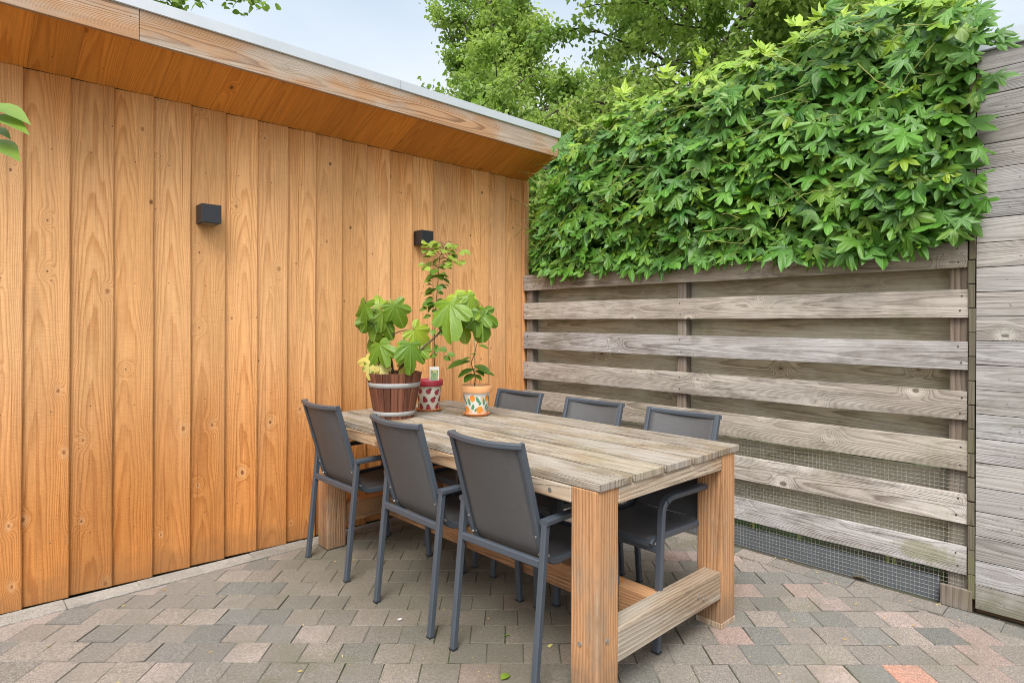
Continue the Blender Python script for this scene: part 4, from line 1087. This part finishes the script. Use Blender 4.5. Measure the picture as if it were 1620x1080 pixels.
for u, v, w_ in ((680, 480, -1), (676, 488, -1), (683, 492, 1), (700, 480, 1), (682, 500, -1), (695, 552, 1), (683, 556, -1), (701, 566, 1), (708, 560, 1), (692, 562, -1)):
    p = at(u, v, 3.77); put_leaf(lv, OVALW, p, Vector((0, 0, 1)) - FW * .8, RT * w_ + Vector((0, 0, -.4)), .05, (rl.random() * .6, .15, 0))
b.build('stem', BARKF, sp, inv=SPI); lv.build('foliage', L_SMALL, sp, inv=SPI)
# plant label card
def card_mat():
    mat = M('printed_plant_card'); g = NT(mat); u = g.sep(g.uv()); P = g.xyz(u[0], u[1], 0.)
    n1 = g.noise(P, 55, 4, .55, 1.2); n2 = g.noise(g.vm('ADD', P, (3., 1., 0)), 60, 2, .5, .8)
    pic = g.mix(g.ss(n1, .30, .66), (.42, .52, .36), (.12, .27, .08)); pic = g.mix(g.ss(n2, .58, .64), pic, (.62, .50, .15))
    ins = g.m('MULTIPLY', g.m('LESS_THAN', g.m('ABSOLUTE', u[0]), .0235), g.m('MULTIPLY', g.m('GREATER_THAN', u[1], .004), g.m('LESS_THAN', u[1], .066)))
    g.out(g.bsdf(g.mix(ins, (.75, .76, .74), pic), .4, spec=.5)); return mat
pc = at(687.5, 602, 3.745)
b = MB(); up = Vector((0, 0, .084)); rt2 = RT * .058
o = pc - Vector((0, 0, .0))
b.box(o + Vector((0, 0, .040)), rt2, FW * .0012, Vector((0, 0, .086)), n=1)
b.tube([o + Vector((0, 0, .0)) + FW * .001, o - Vector((0, 0, .05)) + FW * .001], .003, 6)
b.build('plant_card', card_mat(), sp, inv=SPI)

# orange pot
ox, oy = 2.328, 2.775
op = tag(empty('potted_seedling', (ox, oy, TZ + .0005)), 'small staked plant with broad oval leaves in an orange painted pot', 'potted plant', 'pot plants on the table')
saucer(op, .080)
lo, hi = pot_profile(.060, .091, .172, .042)
b = MB(); b.lathe([(r, z + .0055) for r, z in lo], (0, 0, 0), 40); pot = b.build('pot', WHITEG, op)
b = MB(); b.lathe([(r, z + .0055) for r, z in hi], (0, 0, 0), 40); b.build('rim', TERRA_L, pot)
rf = lambda z: .060 + (.091 * .93 - .060) * (z - .0055) / .172 + .0002
b = MB(); va = math.atan2(-oy, -ox)
for k in range(5):
    a = va + k * 2 * PI / 5
    # angle increases counter-clockwise seen from above = to the viewer's right
    motif(b, (0, 0, 0), rf, a - .32, .105, blob(.017, .019), 0, .0012); motif(b, (0, 0, 0), rf, a + .30, .038, blob(.020, .021), 0, .0012)
    motif(b, (0, 0, 0), rf, a + .10, .098, blob(.009, .021, .5, .2), 1, .0008); motif(b, (0, 0, 0), rf, a - .30, .055, blob(.009, .017, -.3, .2), 1, .0008)
    motif(b, (0, 0, 0), rf, a + .02, .040, blob(.008, .016, -.8, .2), 1, .0008); motif(b, (0, 0, 0), rf, a - .62, .085, blob(.008, .022, .2, .2), 1, .0008)
    motif(b, (0, 0, 0), rf, a + .48, .100, blob(.012, .016, .3), 2, .0006); motif(b, (0, 0, 0), rf, a - .55, .028, blob(.011, .012, .3), 2, .0006); motif(b, (0, 0, 0), rf, a + .30, .075, blob(.007, .011, -.6), 1, .0008)
b.build('painted_oranges', [ORANGE, LEAFP, PALEP], pot)
b = MB(); b.lathe([(.080, .150), (.04, .153), (0, .152)], (0, 0, 0), 24); b.build('soil', SOIL, op)
OPI = Matrix.Translation((-ox, -oy, -TZ))
stm = [at(751, 613, 3.62), at(752, 598, 3.61), at(749, 585, 3.60), at(746, 574, 3.6), at(751, 560, 3.6), at(754, 546, 3.6), at(759, 533, 3.6)]
b = MB(); b.tube(bez(stm, 6), [.0035 - .002 * i / 36 for i in range(37)], 6); lv = MB()
for u0, v0, u1, v1, dd, yg, tn in ((744, 572, 708, 582, -.03, .05, .45), (751, 584, 725, 594, -.06, 0, .4), (750, 579, 775, 579, -.06, .05, .6), (753, 586, 766, 590, -.05, 0, .3), (752, 588, 779, 603, .02, 0, .4),
                                   (751, 592, 735, 602, -.07, 0, .3), (745, 566, 731, 562, -.03, .3, .6), (757, 546, 772, 552, -.02, .35, .6), (752, 562, 742, 555, .05, .4, .6), (751, 593, 762, 597, -.05, .1, .5)):
    p = at(u0, v0, 3.60); q = at(u1, v1, 3.60 + dd); put_leaf(lv, OVAL, p, Vector((0, 0, 1)) - FW * .3, q - p, (q - p).length, (tn, yg, 0))
b.build('stem', BARKF, op, inv=OPI); lv.build('foliage', L_SMALL, op, inv=OPI)
b = MB(); b.tube([at(752, 614, 3.63), at(750.5, 520, 3.63)], .0028, 7); b.build('stake', STAKE, op, inv=OPI)

# ------------------------------------------------------------------ leafy shrub reaching in at the left edge
shb = tag(empty('leafy_shrub', tuple((FW * 1.15 + RT * -1.42).to_tuple())), 'bright green shrub with a few big leaves reaching in at the left edge', 'shrub')
SHI = shb.location.copy(); SHI = Matrix.Translation(-SHI)
b = MB(); lv = MB(); rl = random.Random(4)
st0 = FW * 1.15 + RT * -1.42
stems = []
for k in range(4):
    e = at(-40 - k * 30, 190 + k * 20, 1.15 + .06 * k); stems.append(bez([st0, st0.lerp(e, .5) + Vector((rl.gauss(0, .04), rl.gauss(0, .04), .05)), e], 8)); b.tube(stems[-1], .006, 6)
for u0, v0, u1, v1, d in ((-34, 168, 41, 163, 1.15), (-30, 186, 40, 183, 1.14), (-22, 205, 12, 201, 1.16), (-34, 226, 29, 260, 1.15)):
    p = at(u0, v0, d); q = at(u1, v1, d - .02); put_leaf(lv, OVALP, p, -FW * .35 + Vector((0, 0, 1)) + RT * .1, q - p, (q - p).length, (.6, .3, 0)); petiole(b, stems[0][-3], p, .0022)
for s in stems:
    for k in range(26):
        p = s[rl.randrange(len(s) // 3, len(s))] + RT * -.06; w = RT * -abs(rl.gauss(.5, .5)) + FW * rl.gauss(0, .6) + Vector((0, 0, rl.gauss(0, .4)))
        put_leaf(lv, OVALW, p, Vector((rl.gauss(0, .4), rl.gauss(0, .4), 1)), w, rl.uniform(.06, .1), (rl.random(), .2, 0))
b.build('stems', GSTEM, shb, inv=SHI); lv.build('foliage', L_SMALL, shb, inv=SHI)

# overhanging tree whose twig tips show above the shed roof
def overhang():
    d = 8.0; base = gp(40, d); root = tag(empty('overhanging_tree', base), 'tree behind the shed with only its lowest leafy twigs hanging into view over the roof', 'tree', 'trees beyond the fence')
    inv = Matrix.Translation((-base[0], -base[1], 0)); rt = random.Random(12); b = MB(); lv = MB()
    top = Vector((base[0], base[1], 6.9)); b.tube([Vector((base[0], base[1], -.03)), Vector((base[0] + .05, base[1], 3.5)), top], [.14, .11, .06], 8)
    tw = [(252, -6, 8.0), (268, 2, 7.9), (292, 3, 7.9), (360, 0, 7.8), (400, 4, 7.8), (412, 3, 7.8), (385, -8, 7.9)]
    for u, v, dd in tw:
        e = at(u, v, dd); m = (e + top) / 2 + Vector((rt.gauss(0, .2), 0, .3)); pth = bez([top - Vector((0, 0, rt.uniform(0, .8))), m, e], 8); b.tube(pth, [.03 - .026 * i / 16 for i in range(17)], 5, cap=False)
        for k in range(150):
            t = rt.random() ** .5; p = pth[min(16, int(t * 16.9))] + Vector((rt.gauss(0, .10), rt.gauss(0, .12), rt.gauss(0, .07)))
            lv_col = (rt.random(), rt.uniform(0, .4), 0); put_leaf(lv, OVALW, p, (rt.gauss(0, .5), rt.gauss(0, .5), 1), (rt.gauss(0, 1), rt.gauss(0, 1), -.7), rt.uniform(.07, .11), lv_col)
    for k in range(1600):
        a = rt.uniform(0, 2 * PI); r = 1.5 * math.sqrt(rt.random()); p = Vector((base[0] + r * math.cos(a), base[1] + r * math.sin(a), 6.6 + rt.random() * 1.6 * (1 - r / 2)))
        put_leaf(lv, OVALW, p, (rt.gauss(0, .5), rt.gauss(0, .5), 1), (rt.gauss(0, 1), rt.gauss(0, 1), -.6), rt.uniform(.08, .12), (rt.random(), rt.uniform(0, .3), 0))
    b.build('trunk', BARK, root, inv=inv); lv.build('crown', L_TREE, root, inv=inv)
overhang()

# ------------------------------------------------------------------ small litter on the paving
mb = MB(); rl = random.Random(8)
for i in range(1000):
    d = rl.uniform(2.0, 4.6); l = rl.uniform(-2.6, 2.3); p = FW * d + RT * l
    if p.x > 3.46 or p.y > 3.46: continue
    if i < 160: p = Vector((rl.uniform(3.36, 3.49), rl.uniform(.3, 3.4), 0))
    s = rl.choice((.002, .003, .003, .004, .006, .009, .012) if i < 420 else (.0015, .002, .003, .004)); a = rl.uniform(0, 6.3); w = s * rl.uniform(.15, .5)
    ax = Vector((math.cos(a), math.sin(a), 0)); bx_ = Vector((-math.sin(a), math.cos(a), 0)); z = Vector((0, 0, .004))
    mb.face([p + z - ax * s, p + z + bx_ * w + Vector((0, 0, .002)), p + z + ax * s, p + z - bx_ * w], None, (rl.random(), rl.random() * .8, 0))
tag(mb.build('leaf_litter', L_DEAD), 'scattered scraps of dry leaf and straw on the pavers', 'litter', kind='stuff')
def fallen(u, v, s, mat, lab, yg=.2, rot=0.):
    d = FOC * EYE / (v - 510.5); p = at(u, v, d); p.z = .007
    mb = MB(); mb2 = put_leaf(mb, OVAL, (0, 0, 0), (random.gauss(0, .2), random.gauss(0, .2), 1), (math.cos(rot), math.sin(rot), .1), s, (.5, yg, 0)); o = mb.build('fallen_leaf', mat); o.location = p
    tag(o, lab, 'leaf', 'fallen leaves on the paving')
fallen(1350, 911, .075, L_DEAD, 'curled ochre leaf lying against the wire mesh at the fence foot', .2, 4.9)
fallen(795, 1077, .05, L_SMALL, 'green leaf scrap lying on the pavers at the bottom edge of the photo', .4, .2)
fallen(79, 1027, .03, L_YELL, 'small yellow leaf on the pavers in front of the shed, left of the chairs', .2, 1.2)
fallen(808, 1006, .028, L_SMALL, 'small green leaf scrap on the pavers under the table edge', .3, 2.2)
fallen(876, 1021, .028, L_YELL, 'small yellow leaf on the pavers just left of the front table leg', .3, 2.9)
mb = MB(); p = at(634, 983, FOC * EYE / (983 - 510.5)); FEA = plain('white_down', (.75, .75, .73), .8)
for i in range(14):
    a = random.uniform(0, 6.3); s = random.uniform(.004, .012); mb.tube([(0, 0, .004), (math.cos(a) * s, math.sin(a) * s,   .005 + random.random() * .004)], .0010, 5)
o = mb.build('feather', FEA); o.location = (p.x, p.y, 0.003); tag(o, 'tiny white downy feather on the paving between two chairs', 'feather')

# ------------------------------------------------------------------ light, sky, camera
SUN_EL, SUN_AZ = R_(55), math.atan2(-.60, -.80)     # direction towards the sun
w = bpy.data.worlds.new('World'); S.world = w; w.use_nodes = True; nt = w.node_tree; nt.nodes.clear()
class WN(NT):
    def __init__(s, t): s.t = t
g = WN(nt)
sky = g.n('ShaderNodeTexSky', sky_type='NISHITA'); sky.sun_disc = False; sky.sun_elevation = SUN_EL
sky.sun_rotation = PI / 2 - SUN_AZ; sky.dust_density = 1.5; sky.air_density = 1.0; sky.ozone_density = 1.2
dirv = g.n('ShaderNodeTexCoord').outputs['Generated']; dz = g.sep(dirv)
pv = g.xyz(g.m('DIVIDE', dz[0], g.m('ADD', dz[2], .25)), g.m('DIVIDE', dz[1], g.m('ADD', dz[2], .25)), 0.)
cn = g.noise(pv, .9, 5, .52, .5)
hz = g.ss(g.m('ADD', dz[2], g.m('MULTIPLY', g.m('SUBTRACT', cn, .5), .7)), .62, .10, 0., .9)
sc = g.mix(.75, sky.outputs[0], (5.1, 6.25, 7.5))
col = g.mix(g.m('MAXIMUM', hz, g.m('MULTIPLY', g.ss(cn, .46, .68), .5)), sc, (7.7, 7.85, 7.95))
GE = R_(62); glowv = (math.cos(GE) * math.cos(SUN_AZ), math.cos(GE) * math.sin(SUN_AZ), math.sin(GE))
dn = g.vm('DOT_PRODUCT', g.vm('NORMALIZE', dirv), glowv)
col = g.mix(g.ss(dn, .45, .98), col, (20., 20., 20.3))          # bright sky lobe added out of view, above the sun, as fill light
bg = g.n('ShaderNodeBackground'); g.set(bg.inputs[0], col); bg.inputs[1].default_value = .07
wo = g.n('ShaderNodeOutputWorld'); nt.links.new(bg.outputs[0], wo.inputs[0])
sl = bpy.data.lights.new('sun', 'SUN'); sl.energy = 1.9; sl.angle = R_(26); sl.color = (1, .975, .93)
so = bpy.data.objects.new('sun', sl); C.objects.link(so)
sd = Vector((math.cos(SUN_EL) * math.cos(SUN_AZ), math.cos(SUN_EL) * math.sin(SUN_AZ), math.sin(SUN_EL)))
so.rotation_euler = sd.to_track_quat('Z', 'Y').to_euler(); so.location = sd * 20

cam = bpy.data.cameras.new('camera'); co = bpy.data.objects.new('camera', cam); C.objects.link(co)
cam.sensor_width = 36; cam.lens = FOC / 1620 * 36; cam.shift_y = -(540 - 510.5) / 1620; cam.clip_start = .05; cam.clip_end = 1000
co.location = (0, 0, EYE)
roll = R_(.2)
X = RT * math.cos(roll) + Vector((0, 0, 1)) * math.sin(roll); Yv = -RT * math.sin(roll) + Vector((0, 0, 1)) * math.cos(roll); Zv = -FW
co.matrix_world = Matrix(((X.x, Yv.x, Zv.x, 0), (X.y, Yv.y, Zv.y, 0), (X.z, Yv.z, Zv.z, EYE), (0, 0, 0, 1)))
S.camera = co
S.view_settings.view_transform = 'Standard'; S.view_settings.look = 'None'; S.view_settings.exposure = 1.02; S.view_settings.gamma = 1
S.cycles.max_bounces = 8; S.cycles.diffuse_bounces = 5; S.cycles.transparent_max_bounces = 8
S.cycles.use_denoising = True; S.cycles.filter_width = 1.0
